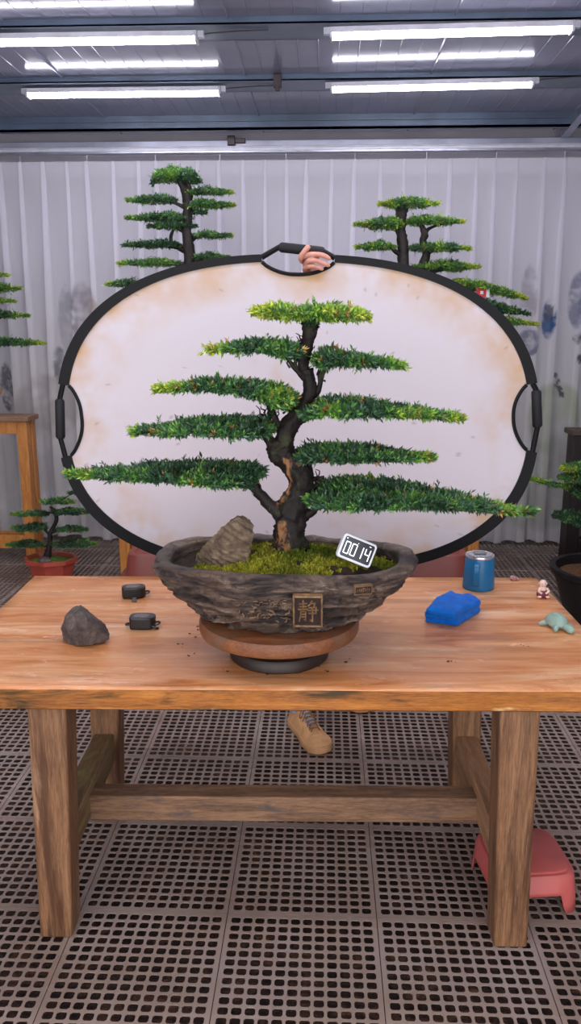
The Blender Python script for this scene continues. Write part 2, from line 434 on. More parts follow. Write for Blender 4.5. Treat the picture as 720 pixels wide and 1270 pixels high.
# doubled header band and bottom hem, a few mm in front of the cloth
def band(j0, j1, nm, off):
    W = CV[:, j0:j1].copy(); W[..., 1] += off; k = j1 - j0
    mb = MB().add(W.reshape(-1, 3).tolist(), [(i * k + j, i * k + j + 1, (i + 1) * k + j + 1, (i + 1) * k + j) for i in range(cnu - 1) for j in range(k - 1)])
    cc = np.ones((cnu, k, 4)); cc[..., :3] = L((224, 221, 230))[:3]
    mb.build(nm, m_curt, cur, cols=cc.reshape(-1, 4))
band(0, 8, 'header_band', .022); band(cnz - 9, cnz, 'bottom_hem', .022)
rl = empty('curtain_rail', (-.4, CYY, 2.76), 'long white metal curtain rail above the sheer curtain', 'curtain rail')
MB().box((XL, CYY - .03, 2.742), (XR, CYY + .03, 2.778)).box((XL, CYY - .012, 2.778), (XR, CYY + .012, 2.790)).build('rail', m_whitemetal, rl, bevel=.004)
MB().box((XL, CYY - .036, 2.742), (XR, CYY - .03, 2.757)).build('rail_lip', m_galv, rl, bevel=.002)
for px_ in pleat_x[1:-1:3]: MB().tube([(px_, CYY - .005, 2.745), (px_, CYY - .005, 2.70)], .003, 5).build('glider', m_whitemetal, rl)
b = MB(); p = at(288, 179, Y=5.9); b.box((p.x - .03, 5.86, 2.80), (p.x + .02, 5.90, 2.86)); b.box((p.x + .02, 5.87, 2.815), (p.x + .09, 5.9, 2.845))
tag(b.build('cable_clamp', m_bracket, bevel=.004), 'small dark clamp box on the steel section above the curtain', 'clamp')

# ------------------------------------------------------------------ work table
m_top = None
t = NT('worn_table_top'); 
v = t.coords((1.0, 7, 7))
c = t.ramp(t.noise(v, 2.6, 9, .62, .7), [(.25, (150, 84, 44)), (.42, (200, 128, 76)), (.58, (220, 158, 108)), (.75, (240, 198, 162))])
g = t.noise(t.coords((3, 60, 60)), 4, 6, .7)
c = t.mix(t.ramp(g, [(.38, (120, 120, 120)), (.58, (0, 0, 0))]), c, (178, 116, 72))
f = t.ramp(t.noise(t.coords((1.3, 9, 5), loc=(2.4, .7, 0)), 2.1, 8, .68, .5), [(.54, (0, 0, 0)), (.66, (190, 190, 190))]); c = t.mix(f, c, (142, 104, 76))
f = t.ramp(t.noise(t.coords((2, 5, 5), loc=(7, 3, 0)), 5, 8, .7, .8), [(.60, (0, 0, 0)), (.66, (150, 150, 150))]); c = t.mix(f, c, (240, 210, 184))
# damp, dusty area around the turntable, with part of its shadow painted in
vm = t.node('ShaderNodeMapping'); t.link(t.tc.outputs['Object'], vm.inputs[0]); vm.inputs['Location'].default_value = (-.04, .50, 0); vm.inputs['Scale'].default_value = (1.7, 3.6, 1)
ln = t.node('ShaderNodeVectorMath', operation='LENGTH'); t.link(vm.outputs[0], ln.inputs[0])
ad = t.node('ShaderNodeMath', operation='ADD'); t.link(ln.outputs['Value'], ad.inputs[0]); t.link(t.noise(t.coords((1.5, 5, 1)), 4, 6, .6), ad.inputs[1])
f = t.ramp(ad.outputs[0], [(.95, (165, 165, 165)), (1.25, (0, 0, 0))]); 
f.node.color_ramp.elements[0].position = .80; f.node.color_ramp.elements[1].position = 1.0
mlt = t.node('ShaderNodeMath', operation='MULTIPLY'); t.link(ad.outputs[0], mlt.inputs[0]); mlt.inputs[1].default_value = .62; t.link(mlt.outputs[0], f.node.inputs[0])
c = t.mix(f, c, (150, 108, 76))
t.bump(g, .25, .002)
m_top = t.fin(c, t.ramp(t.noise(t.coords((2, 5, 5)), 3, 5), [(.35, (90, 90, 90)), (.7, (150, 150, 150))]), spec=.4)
m_edge = wood('varnished_table_edge', [(78, 38, 12), (142, 78, 24), (178, 104, 34), (212, 142, 66)], (1.2, 16, 16), .3, patch=(70, 50, 20), pfac=(.54, .66), psc=(1.2, 4, 8), patch2=(236, 190, 130), p2=(.62, .72))
m_leg = wood('weathered_leg_wood', [(56, 34, 20), (104, 66, 40), (142, 98, 64), (176, 134, 98)], (16, 16, .9), .55, patch=(84, 52, 32), pfac=(.52, .66), psc=(9, 9, .7), patch2=(190, 150, 116), p2=(.58, .72), bmp=.5)
m_legx = wood('stretcher_wood', [(60, 40, 28), (104, 72, 50), (142, 104, 76), (172, 136, 106)], (1.3, 14, 14), .6, patch=(84, 72, 70), pfac=(.55, .68), psc=(2, 6, 6), bmp=.5)
m_legy = wood('mossy_stretcher_wood', [(62, 48, 30), (100, 78, 50), (134, 106, 72), (162, 132, 96)], (14, 1.3, 14), .65, patch=(132, 126, 76), pfac=(.52, .66), psc=(5, 2.5, 5), bmp=.5)
m_legy2 = wood('bare_stretcher_wood', [(112, 78, 54), (150, 108, 76), (178, 134, 98), (196, 156, 120)], (14, 1.3, 14), .6, bmp=.4)
TC = Vector((-.12, 2.2425, 0)); TR = radians(1.7)
tb = empty('work_table', TC, 'long worn orange wooden work table with square legs in the foreground', 'table', rz=TR)
TW, TD = .878, .448
mb = MB(); nx_, ny_ = 40, 20
def tp_(x, y, z): 
    # slightly uneven hand planed edges
    e = .0025 * mn.noise(Vector((x * 5, y * 5, z * 9)))
    return (x + (e if abs(abs(x) - TW) < .01 else 0), y + (e if abs(abs(y) - TD) < .01 else 0), z)
rows = [(-TD + .006, .75), (-TD, .744), (-TD - .001, .72), (-TD + .002, .694), (-TD + .008, .690)]
prof = [(-TD + .008, .690), (-TD, .697), (-TD - .002, .72), (-TD, .745), (-TD + .006, .75)]
xs_ = [-TW, -TW + .006] + [-TW + .006 + (2 * TW - .012) * k / 40 for k in range(1, 40)] + [TW - .006, TW]
ys_ = [-TD, -TD + .006] + [-TD + .006 + (2 * TD - .012) * k / 16 for k in range(1, 16)] + [TD - .006, TD]
top = MB()
for zz, flip in ((.75, 0), (.690, 1)):
    V_ = []
    for xx in xs_:
        for yy in ys_:
            edge = (xx in (-TW, TW)) or (yy in (-TD, TD))
            z_ = zz - (.005 if edge else 0) * (1 if not flip else -1)
            V_.append(tp_(xx, yy, z_))
    ny_ = len(ys_)
    fs = [(i * ny_ + j, (i + 1) * ny_ + j, (i + 1) * ny_ + j + 1, i * ny_ + j + 1) for i in range(len(xs_) - 1) for j in range(ny_ - 1)]
    if flip: fs = [tuple(reversed(f)) for f in fs]
    top.add(V_, fs, 1 if flip else 0)
nxx = len(xs_); off = nxx * ny_
ring = [i * ny_ for i in range(nxx)] + [(nxx - 1) * ny_ + j for j in range(1, ny_)] + [i * ny_ + ny_ - 1 for i in range(nxx - 2, -1, -1)] + [j for j in range(ny_ - 2, 0, -1)]
for k in range(len(ring)):
    a, b_ = ring[k], ring[(k + 1) % len(ring)]
    top.f.append((a + off, b_ + off, b_, a)); top.mi.append(1)
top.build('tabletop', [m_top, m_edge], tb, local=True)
def toT(p):  # world -> table local
    d = Vector(p) - TC; return Matrix.Rotation(-TR, 3, 'Z') @ d
def leg(px, py, w, ztop, xs, ys, mat):
    # px,py: foot centre (table local); splay xs, ys at the top
    m = MB(); n = 14
    for i in range(n):
        q = i / (n - 1); z = q * ztop
        cx_ = px + xs * q; cy_ = py + ys * q; h = w / 2 * (1 + .02 * mn.noise(Vector((px, z * 5, 0)))) * (.93 + .12 * q)
        m.v += [(cx_ - h, cy_ - h, z), (cx_ + h, cy_ - h, z), (cx_ + h, cy_ + h, z), (cx_ - h, cy_ + h, z)]
        if i:
            o = (i - 1) * 4
            for k in range(4): m.f.append((o + k, o + (k + 1) % 4, o + 4 + (k + 1) % 4, o + 4 + k)); m.mi.append(0)
    m.f += [(3, 2, 1, 0), (4 * n - 4, 4 * n - 3, 4 * n - 2, 4 * n - 1)]; m.mi += [0, 0]
    return m.build('leg', mat, tb, local=True, bevel=.008, seg=3)
fl_ = toT(at(77, 1157, Z=0)); fr_ = toT(at(628, 1177, Z=0)); bl_ = toT(at(137, 1008, Z=0))
FY = (fl_.y + fr_.y) / 2 + .045; BY = FY + .56
LX0, LX1 = -.598, .612
leg(LX0, FY, .094, .69, .022, 0, m_leg); leg(LX1, FY - .020, .094, .69, -.018, 0, m_leg)
leg(LX0 + .005, BY, .094, .69, .02, 0, m_leg); leg(LX1 - .005, BY, .094, .69, -.02, 0, m_leg)
MB().box((LX0 - .022, FY + .03, .205), (LX0 + .045, BY - .03, .300)).build('side_stretcher', m_legy, tb, local=True, bevel=.005)
MB().box((LX1 - .047, FY + .03, .205), (LX1 + .020, BY - .03, .300)).build('side_stretcher', m_legy2, tb, local=True, bevel=.005)
YM = FY + .23
MB().box((LX0 + .03, YM - .035, .195), (LX1 - .03, YM + .035, .275)).build('long_stretcher', m_legx, tb, local=True, bevel=.005)

# ------------------------------------------------------------------ foliage and trunks
G = {'dark': (44, 74, 42), 'blue': (88, 126, 98), 'mid': (92, 148, 66), 'lite': (146, 188, 78), 'yel': (206, 214, 78), 'rust': (206, 158, 90)}
GL = {k: np.array(L(v)[:3]) for k, v in G.items()}
m_leaf = attr_mat('small_glossy_leaves', .34, spec=.6, trans=.22)
def foliage_arrays(st, Y0, depth, dens, leaf, yel=.15, tip=None, per=8, spray=1.0):
    """st: [(px, ytop, ybot)] in order of px; returns vertices (N*4,3) and colours."""
    st = sorted(st); xs = np.array([s[0] for s in st], float); yt = np.array([s[1] for s in st], float); yb = np.array([s[2] for s in st], float)
    area = np.trapezoid(yb - yt, xs) if hasattr(np, 'trapezoid') else np.trapz(yb - yt, xs)
    n = max(30, int(area * dens)); w = np.interp(np.linspace(xs[0], xs[-1], 400), xs, yb - yt) + 3
    cdf = np.cumsum(w); cdf /= cdf[-1]
    u = np.interp(rng.random(n), cdf, np.linspace(xs[0], xs[-1], 400))
    T_, B_ = np.interp(u, xs, yt), np.interp(u, xs, yb)
    ymid = (yt.mean() + yb.mean()) / 2; pm = at(xs.mean(), ymid, Y=Y0); k = (pm - Vector((0, 0, CAMH))).length / F
    slope = max(.0, (CAMH - pm.z) / Y0)
    ext = np.maximum((B_ - T_) * k - leaf * 1.9, .003); mx_ = max(ext.max(), 1e-4)
    e0 = leaf * 1.0 / k; u = xs[0] + e0 + (u - xs[0]) * (xs[-1] - xs[0] - 2 * e0) / (xs[-1] - xs[0])
    D = np.minimum(depth * (ext / mx_) ** .7, ext / 2 / max(slope, .02) * .8)        # half depth in Y
    th = np.maximum(.002, (ext - 2 * D * slope) / 2)
    ang = rng.random(n) * 2 * pi; rad = rng.random(n) ** .30
    vy = np.cos(ang) * rad; vz = np.sin(ang) * rad
    lum = np.array([mn.noise(Vector((a * k * 16, b_ * 1.6, Y0 * 3))) + .5 * mn.noise(Vector((a * k * 45, b_ * 2.5, 2))) for a, b_ in zip(u, vy)])
    th = th * np.clip(.95 + .55 * lum, .35, 1.5) + leaf * .15 * lum; th = np.maximum(th, .001)
    P = np.zeros((n, 3))
    dl = ray(xs[0], ymid); dr = ray(xs[-1], ymid)
    fx = (u - xs[0]) / max(1e-6, xs[-1] - xs[0])
    # world position of the pad axis for every sample
    A = np.array([tuple(at(a, b_, Y=Y0)) for a, b_ in zip(u, (T_ + B_) / 2)])
    P[:, 0] = A[:, 0]; P[:, 1] = Y0 + vy * D; P[:, 2] = A[:, 2] + vz * th + .004 * lum
    # shoot directions: outwards and up
    ctr = A.mean(0); hl = (A[:, 0].max() - A[:, 0].min()) / 2 + 1e-6
    d = np.zeros((n, 3)); d[:, 0] = (P[:, 0] - ctr[0]) / hl * 1.1; d[:, 1] = vy * .9; d[:, 2] = .30 + vz * .6
    d += rng.normal(0, .42, (n, 3)); d /= np.linalg.norm(d, axis=1)[:, None]
    stem = leaf * .75 * spray * (.5 + rng.random(n)); stem[rng.random(n) < .10] *= 1.9
    N = n * per; idx = np.repeat(np.arange(n), per); kk = np.tile(np.arange(per), n)
    along = (.15 + .85 * kk / (per - 1))
    base = P[idx] + d[idx] * (stem[idx] * along)[:, None] - d[idx] * (leaf * .5)
    rnd = rng.normal(0, 1, (N, 3)); rnd -= d[idx] * (rnd * d[idx]).sum(1)[:, None]; rnd /= np.linalg.norm(rnd, axis=1)[:, None] + 1e-9
    ld = d[idx] * (.55 + .5 * along[:, None]) + rnd * .75; ld /= np.linalg.norm(ld, axis=1)[:, None]
    sd = np.cross(ld, rng.normal(0, 1, (N, 3)) + np.array([0, 0, 1.2])); sd /= np.linalg.norm(sd, axis=1)[:, None] + 1e-9
    up = np.cross(sd, ld); ll = leaf * (.7 + .6 * rng.random(N)); ww = ll * .155
    V = np.zeros((N, 4, 3))
    V[:, 0] = base; V[:, 1] = base + ld * (ll * .5)[:, None] + sd * ww[:, None] + up * (ll * .07)[:, None]
    V[:, 2] = base + ld * ll[:, None]; V[:, 3] = base + ld * (ll * .5)[:, None] - sd * ww[:, None] + up * (ll * .07)[:, None]
    # leaf colours: young shoots at pad tips are yellower (real leaf colour)
    tipf = np.zeros(n)
    if tip in ('l', 'lr'): tipf = np.maximum(tipf, np.clip(1 - fx / .28, 0, 1))
    if tip in ('r', 'lr'): tipf = np.maximum(tipf, np.clip(1 - (1 - fx) / .28, 0, 1))
    r1 = rng.random(n); patch = np.array([mn.noise(Vector((a * 14, b_ * 14, c_ * 14 + Y0))) for a, b_, c_ in P]) * .5 + .5
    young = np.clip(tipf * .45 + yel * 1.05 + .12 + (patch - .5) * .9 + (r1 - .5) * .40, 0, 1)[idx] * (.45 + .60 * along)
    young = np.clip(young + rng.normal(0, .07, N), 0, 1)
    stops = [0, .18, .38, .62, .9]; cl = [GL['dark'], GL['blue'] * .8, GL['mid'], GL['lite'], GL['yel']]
    col = np.stack([np.interp(young, stops, [c_[q] for c_ in cl]) for q in range(3)], 1)
    bl = (rng.random(n) < .16)[idx] & (young < .4); col[bl] = col[bl] * .5 + GL['blue'] * .5
    ru = (rng.random(n) < .018 + .04 * (tipf > .2))[idx]; col[ru] = GL['rust'] * (.6 + .5 * rng.random((ru.sum(), 1)))
    col *= (.6 + .8 * rng.random((N, 1)))
    C4 = np.ones((N, 4, 4)); C4[..., :3] = col[:, None, :]
    return V.reshape(-1, 3), C4.reshape(-1, 4), A
def foliage(parent, st, Y0, depth, dens, leaf, name='foliage_pad', **kw):
    V, Cc, A = foliage_arrays(st, Y0, depth, dens, leaf, **kw)
    V = V - np.array(world_loc(parent)); n = len(V) // 4
    me = bpy.data.meshes.new(name); me.vertices.add(4 * n); me.vertices.foreach_set('co', V.astype(np.float32).ravel())
    me.loops.add(4 * n); me.loops.foreach_set('vertex_index', np.arange(4 * n, dtype=np.int32))
    me.polygons.add(n); me.polygons.foreach_set('loop_start', np.arange(0, 4 * n, 4, dtype=np.int32))
    try: me.polygons.foreach_set('loop_total', np.full(n, 4, dtype=np.int32))
    except Exception: pass
    me.update(calc_edges=True)
    a = me.color_attributes.new('Col', 'FLOAT_COLOR', 'POINT'); a.data.foreach_set('color', Cc.astype(np.float32).ravel())
    me.materials.append(m_leaf)
    o = bpy.data.objects.new(name, me); C.objects.link(o); o.parent = parent
    return o
def bark(name, dark=(12, 9, 9), mid=(38, 27, 24), tan=(176, 124, 78), tf=(.60, .66), moss=True):
    t = NT(name); v = t.coords((1, 1, .6))
    n1 = t.noise(v, 26, 9, .7, .5)
    c = t.ramp(n1, [(.3, dark), (.62, mid), (.8, (74, 56, 46))])
    f = t.ramp(t.noise(t.coords((1, 1, .55), loc=(.62, .2, .33)), 11, 5, .6, .6), [(tf[0], (0, 0, 0)), (tf[1], (220, 220, 220))]); c = t.mix(f, c, tan)
    if moss:
        f = t.ramp(t.noise(t.coords(loc=(1, 5, 2)), 14, 7, .7), [(.56, (0, 0, 0)), (.66, (170, 170, 170))]); c = t.mix(f, c, (74, 84, 36))
    t.bump(n1, .9, .006)
    return t.fin(c, .6, spec=.35)
m_bark = bark('dark_peeling_bark', tf=(.58, .63)); m_barkfar = bark('far_tree_bark', (22, 18, 18), (44, 36, 33), (80, 66, 54), (.62, .75))
def limb(mb, path, Y0, seg=14, nz=.16, k=None, sub=7, yo=None):
    """path: (px, py, width_px[, dy])"""
    P = [(*at(q[0], q[1], Y=Y0 + (q[3] if len(q) > 3 else 0)), q[2] / 2 * Y0 / F * 1.0) for q in path]
    S_ = catmull(P, sub)
    mb.tube([s_[:3] for s_ in S_], [max(.0008, s_[3]) for s_ in S_], seg, nz=nz, nsc=55, seed=path[0][0], ridge=.25)
    return mb

# ------------------------------------------------------------------ main bonsai
TY = 2.08
PZ = .862     # top of turntable disc
bz = empty('potted_bonsai', (-.08, 2.05, PZ), 'large dark-trunked tiered bonsai in a rock-like oval pot on the turntable', 'bonsai')
# pot ------------------------------------------------------------
pc = at(353, 700, Y=2.05); PX = pc.x; PY = 2.05
pr = at(518, 700, Y=PY).x; pl = at(188, 700, Y=PY).x; PX = (pr + pl) / 2; A_ = (pr - pl) / 2 * .972; B_ = .215
RZ = 1.015
print('pot', PX, A_, pr, pl)
def se(a, n=2.5):
    c_, s_ = cos(a), sin(a)
    return (abs(c_) ** (2 / n) * (1 if c_ > 0 else -1), abs(s_) ** (2 / n) * (1 if s_ > 0 else -1))
prof = []   # (scale_x, scale_y, z, rock amount)
H = RZ - PZ
for q, sx, sy in ((0, .60, .76), (.02, .62, .80), (.10, .655, .83), (.20, .71, .86), (.32, .77, .90), (.45, .84, .94), (.60, .90, .975), (.72, .95, 1.0), (.82, .985, 1.02), (.90, 1.0, 1.02), (.96, .99, 1.0), (1.0, .96, .965)):
    prof.append((sx, sy, PZ + H * q, 1))
prof += [(.925, .90, RZ + .001, .6), (.885, .83, RZ - .003, .4), (.865, .79, RZ - .012, .3), (.855, .77, RZ - .05, .1)]
# refine the profile
P2 = catmull([p_ for p_ in prof], 7)
NA = 420; pot = MB(); V = []; colr = []
for (sx, sy, z, ra) in P2:
    for k in range(NA):
        a = 2 * pi * k / NA; c_, s_ = se(a, 2.35)
        x, y = PX + A_ * sx * c_, PY + B_ * sy * s_
        q = (z - PZ) / H
        # lobed wavy silhouette plus slanted strata
        lob = .020 * sin(a * 4 + .8 + q * 1.5) + .012 * sin(a * 7 + 2) + .008 * sin(a * 11)
        st = z * 50 + 1.6 * sin(x * 7) + 3.0 * mn.noise(Vector((x * 6, y * 6, z * 12)))
        ridge = abs((st / 2) % 1 - .5) * 2
        r1 = mn.noise(Vector((x * 16, y * 16, z * 62))) 
        r2 = mn.noise(Vector((x * 60, y * 60, z * 130)))
        inpanel = 0
        if s_ < 0:
            dx = (x - (PX - .005)) / .16; dz = (z - (PZ + .075 + .006 * sin(x * 20))) / .043
            e_ = dx ** 4 + dz ** 4
            inpanel = max(0, min(1, (1 - e_) * 3))
        rock = (.55 - ridge ** 1.8) * .034 * (.6 + .8 * abs(mn.noise(Vector((x * 6, y * 6, z * 14))))) + r1 * .018 + r2 * .008
        rim_s = (1 - .6 * abs(c_) ** 5) * (1 - .6 * max(0, min(1, (q - .55) / .3)))
        dsp = ra * (rock * (1 - .75 * inpanel) * rim_s + .010 * inpanel * (1 if q < .97 else 0) + r2 * .003)
        nx2, ny2 = c_ * B_, s_ * A_; l_ = sqrt(nx2 * nx2 + ny2 * ny2) + 1e-6; nx2 /= l_; ny2 /= l_
        zz = z + (.004 * mn.noise(Vector((x * 10, y * 10, 3))) + .006 * sin(a * 3 + 1)) * (q > .5) * q + (.004 * r1 * ra)
        V.append((x + nx2 * dsp + lob * A_ * c_ * .5, y + ny2 * dsp + lob * B_ * s_, zz))
n = len(P2)
pot.add(V, [(i * NA + k, i * NA + (k + 1) % NA, (i + 1) * NA + (k + 1) % NA, (i + 1) * NA + k) for i in range(n - 1) for k in range(NA)] + [tuple(reversed(range(NA)))])
t = NT('rock_textured_glaze'); v = t.coords((1, 1, 6))
c = t.ramp(t.noise(v, 9, 9, .68, .6), [(.32, (20, 15, 15)), (.45, (64, 52, 48)), (.56, (112, 92, 78)), (.70, (176, 154, 140))])
f = t.ramp(t.noise(t.coords(loc=(4, 1, 1)), 60, 4, .6), [(.56, (0, 0, 0)), (.62, (210, 210, 210))]); c = t.mix(f, c, (44, 34, 32))
f = t.ramp(t.noise(t.coords(loc=(1, 3, 1)), 6, 5, .6), [(.5, (0, 0, 0)), (.66, (150, 150, 150))]); c = t.mix(f, c, (134, 96, 68))
geo = t.node('ShaderNodeNewGeometry')
t.bump(t.noise(t.coords((1, 1, 3)), 45, 9, .78), 1, .009)
m_pot = t.fin(c, .38, spec=.55)
pot.build('pot', m_pot, bz)
# emblem frame, recessed plate and raised character (they stay on the pot front)
def front_y(x, z):   # front wall of the pot
    best = 9
    for vx, vy, vz in V[::1]:
        if abs(vx - x) < .006 and abs(vz - z) < .006 and vy < best: best = vy
    return best
ec = at(381.5, 757, Y=1.84); fy = front_y(ec.x, ec.z); print('front y', fy, ec)
ec = at(381.5, 757, Y=fy)
ew, eh = .064 / 2, .080 / 2; tilt = Matrix.Translation((ec.x, fy - .006, ec.z)) @ Matrix.Rotation(radians(0), 4, 'Z') @ Matrix.Rotation(radians(90 + 14), 4, 'X')
m_bronze = plain('bronze_glaze', (128, 98, 68), .4, .2, var=.25, nsc=60); m_plate = plain('dark_plate_glaze', (48, 36, 34), .4, .1, var=.2, nsc=40)
fr = MB()
for a, b_ in (((-ew - .004, -eh - .004, -.012), (-ew + .001, eh + .004, .005)), ((ew - .001, -eh - .004, -.012), (ew + .004, eh + .004, .005)), ((-ew, eh - .001, -.012), (ew, eh + .004, .005)), ((-ew, -eh - .004, -.012), (ew, -eh + .001, .005))): fr.box(a, b_)
fr.xf(tilt).build('emblem_frame', m_bronze, bz, bevel=.002)
pt = MB().box((-ew, -eh, -.015), (ew, eh, .001)).xf(tilt).build('emblem_plate', m_plate, bz)
chm = MB()
for st_k in ([(-.85, .72), (-.12, .76)], [(-.8, .48), (-.16, .50)], [(-.96, .22), (.0, .25)], [(-.47, 1.0), (-.47, .24)], [(-.72, .03), (-.74, -.4), (-.86, -.86)], [(-.72, .03), (-.22, .05), (-.22, -.8), (-.34, -.72)],
             [(-.70, -.22), (-.24, -.21)], [(-.72, -.47), (-.24, -.46)], [(.42, 1.0), (.26, .74), (.08, .56)], [(.36, .78), (.78, .80), (.60, .46)], [(.14, .40), (.84, .43), (.84, -.14)], [(.0, .14), (1.0, .17)], [(.12, -.13), (.84, -.11)], [(.48, .42), (.49, -.3), (.47, -.88), (.24, -.74)]):
    for p_, q_ in zip(st_k[:-1], st_k[1:]):
        a_, b_ = Vector((p_[0] * .0235, p_[1] * .031, .0022)), Vector((q_[0] * .0235, q_[1] * .031, .0022)); dd = (b_ - a_).normalized() * .0014
        chm.beam(a_ - dd, b_ + dd, .0033, .0030)
chm.xf(tilt).build('emblem_character', m_bronze, pt, smooth=False)
# raised worm-like relief marks left of the emblem
rel = MB(); r_ = random.Random(5)
m_relief = plain('worn_brown_relief', (98, 76, 60), .45, var=.4, nsc=70)
for i in range(60):
    x0, y0 = r_.uniform(296, 361), r_.uniform(743, 770); ang = r_.uniform(0, 6.28)
    pts = []
    for k in range(5):
        p = at(x0, y0, Y=fy); yy = front_y(p.x, p.z)
        if yy > 5: break
        pts.append((p.x, yy - .001, p.z)); x0 += 1.8 * cos(ang); y0 += 1.4 * sin(ang); ang += r_.uniform(-1.1, 1.1)
    if len(pts) > 3:
        pp_ = catmull([Vector(q) for q in pts], 3); rel.tube(pp_, [.0006] + [.0019] * (len(pp_) - 2) + [.0006], 6)
if rel.v: rel.build('relief_marks', m_relief, bz)['kind'] = 'stuff'
# little maker's plate at the right
sc_ = at(450, 731, Y=1.9); yy = front_y(sc_.x, sc_.z); yy = yy if yy < 5 else 1.88; sc_ = at(450, 731, Y=yy)
TM = Matrix.Translation((sc_.x, yy - .004, sc_.z)) @ Matrix.Rotation(radians(16), 4, 'Z') @ Matrix.Rotation(radians(100), 4, 'X')
fr = MB(); w_, h_ = .020, .0095
for a, b_ in (((-w_ - .002, -h_ - .002, -.010), (-w_, h_ + .002, .003)), ((w_, -h_ - .002, -.010), (w_ + .002, h_ + .002, .003)), ((-w_, h_, -.010), (w_, h_ + .002, .003)), ((-w_, -h_ - .002, -.010), (w_, -h_, .003))): fr.box(a, b_)
fr.xf(TM).build('seal_frame', m_bronze, bz)
sp_ = MB().box((-w_, -h_, -.012), (w_, h_, .0008)).xf(TM).build('seal_plate', m_plate, bz)
r_ = random.Random(2); mk = MB()
for i in range(7):
    x0 = -w_ + .004 + i * .005
    mk.box((x0, -h_ + .002 + r_.random() * .004, .0008), (x0 + .0014, h_ - .002 - r_.random() * .004, .0022)); mk.box((x0 - .001, r_.uniform(-.005, .005), .0008), (x0 + .003, r_.uniform(-.005, .005) + .0014, .0022))
mk.xf(TM).build('seal_marks', m_bronze, sp_, smooth=False)
# soil and moss ------------------------------------------------------------
SZ = RZ - .012
def soil_z(x, y):
    r = sqrt(((x - PX) / (A_ * .86)) ** 2 + ((y - PY) / (B_ * .80)) ** 2)
    tx = at(362, 690, Y=TY).x
    m = math.exp(-(((x - tx) / .10) ** 2 + ((y - TY) / .09) ** 2))
    m2 = math.exp(-(((x - tx - .13) / .12) ** 2 + ((y - TY + .03) / .09) ** 2))
    return SZ - .018 + .020 * max(0, 1 - r * r) + .016 * m + .006 * m2 + .010 * mn.noise(Vector((x * 20, y * 20, 0))) + .006 * mn.noise(Vector((x * 60, y * 60, 0)))
so = MB(); V2 = []; NR, NA2 = 34, 120; scol = []
for i in range(NR):
    for k in range(NA2):
        a = 2 * pi * k / NA2; c_, s_ = se(a, 2.35); q = i / (NR - 1)
        x, y = PX + A_ * .875 * q * c_, PY + B_ * .80 * q * s_
        V2.append((x, y, soil_z(x, y)))
so.add(V2, [(i * NA2 + k, i * NA2 + (k + 1) % NA2, (i + 1) * NA2 + (k + 1) % NA2, (i + 1) * NA2 + k) for i in range(NR - 1) for k in range(NA2)])
m_soilp = plain('dark_pot_soil', (48, 36, 30), .9, var=.5, nsc=60, bmp=1)
so.build('soil', m_soilp, bz)
# moss: dense tiny tufts
n = 30000; uu = np.sqrt(rng.random(n)) * .985; aa = rng.random(n) * 2 * pi
pts = []; cs = []
for q, a in zip(uu, aa):
    c_, s_ = se(a, 2.35); x, y = PX + A_ * .86 * q * c_, PY + B_ * .785 * q * s_
    d = mn.noise(Vector((x * 13, y * 13, 4))) + .45 * mn.noise(Vector((x * 40, y * 40, 1)))
    lf = (x - PX) / A_
    if d + .34 - .9 * max(0, q - .72) * 2 + (-.35 if lf < -.66 else 0) < 0: continue
    pts.append((x, y, soil_z(x, y)))
    g = .5 + .9 * mn.noise(Vector((x * 9, y * 9, 8))) + .25 * random.random()
    cs.append(g)
pts = np.array(pts); g = np.clip(np.array(cs), 0, 1)[:, None]; n = len(pts)
mc = np.array(L((74, 104, 30))[:3]) * (1 - g) + np.array(L((184, 182, 62))[:3]) * g
mc *= (.45 + .9 * rng.random((n, 1)))
bn = (rng.random(n) < .10) | (np.array([mn.noise(Vector((q[0] * 25, q[1] * 25, 3))) for q in pts]) > .38); mc[bn] = mc[bn] * .4 + np.array(L((122, 92, 44))[:3]) * .6
d = rng.normal(0, .55, (n, 3)); d[:, 2] = 1; d /= np.linalg.norm(d, axis=1)[:, None]
sd = np.cross(d, rng.normal(0, 1, (n, 3))); sd /= np.linalg.norm(sd, axis=1)[:, None]
hh = (.006 + .008 * rng.random(n))[:, None]; ww = .0026
Vm = np.stack([pts - sd * ww - [0, 0, .002], pts + sd * ww - [0, 0, .002], pts + d * hh + sd * ww * .6, pts + d * hh - sd * ww * .6], 1).reshape(-1, 3)
Cm = np.ones((n, 4, 4)); Cm[..., :3] = mc[:, None]
mo = MB(); mo.v = Vm.tolist(); mo.f = [(4 * i, 4 * i + 1, 4 * i + 2, 4 * i + 3) for i in range(n)]; mo.mi = [0] * n
m_moss = attr_mat('bright_moss', .75, spec=.2, trans=.25)
mo = mo.build('moss', m_moss, bz, cols=Cm.reshape(-1, 4), smooth=False)
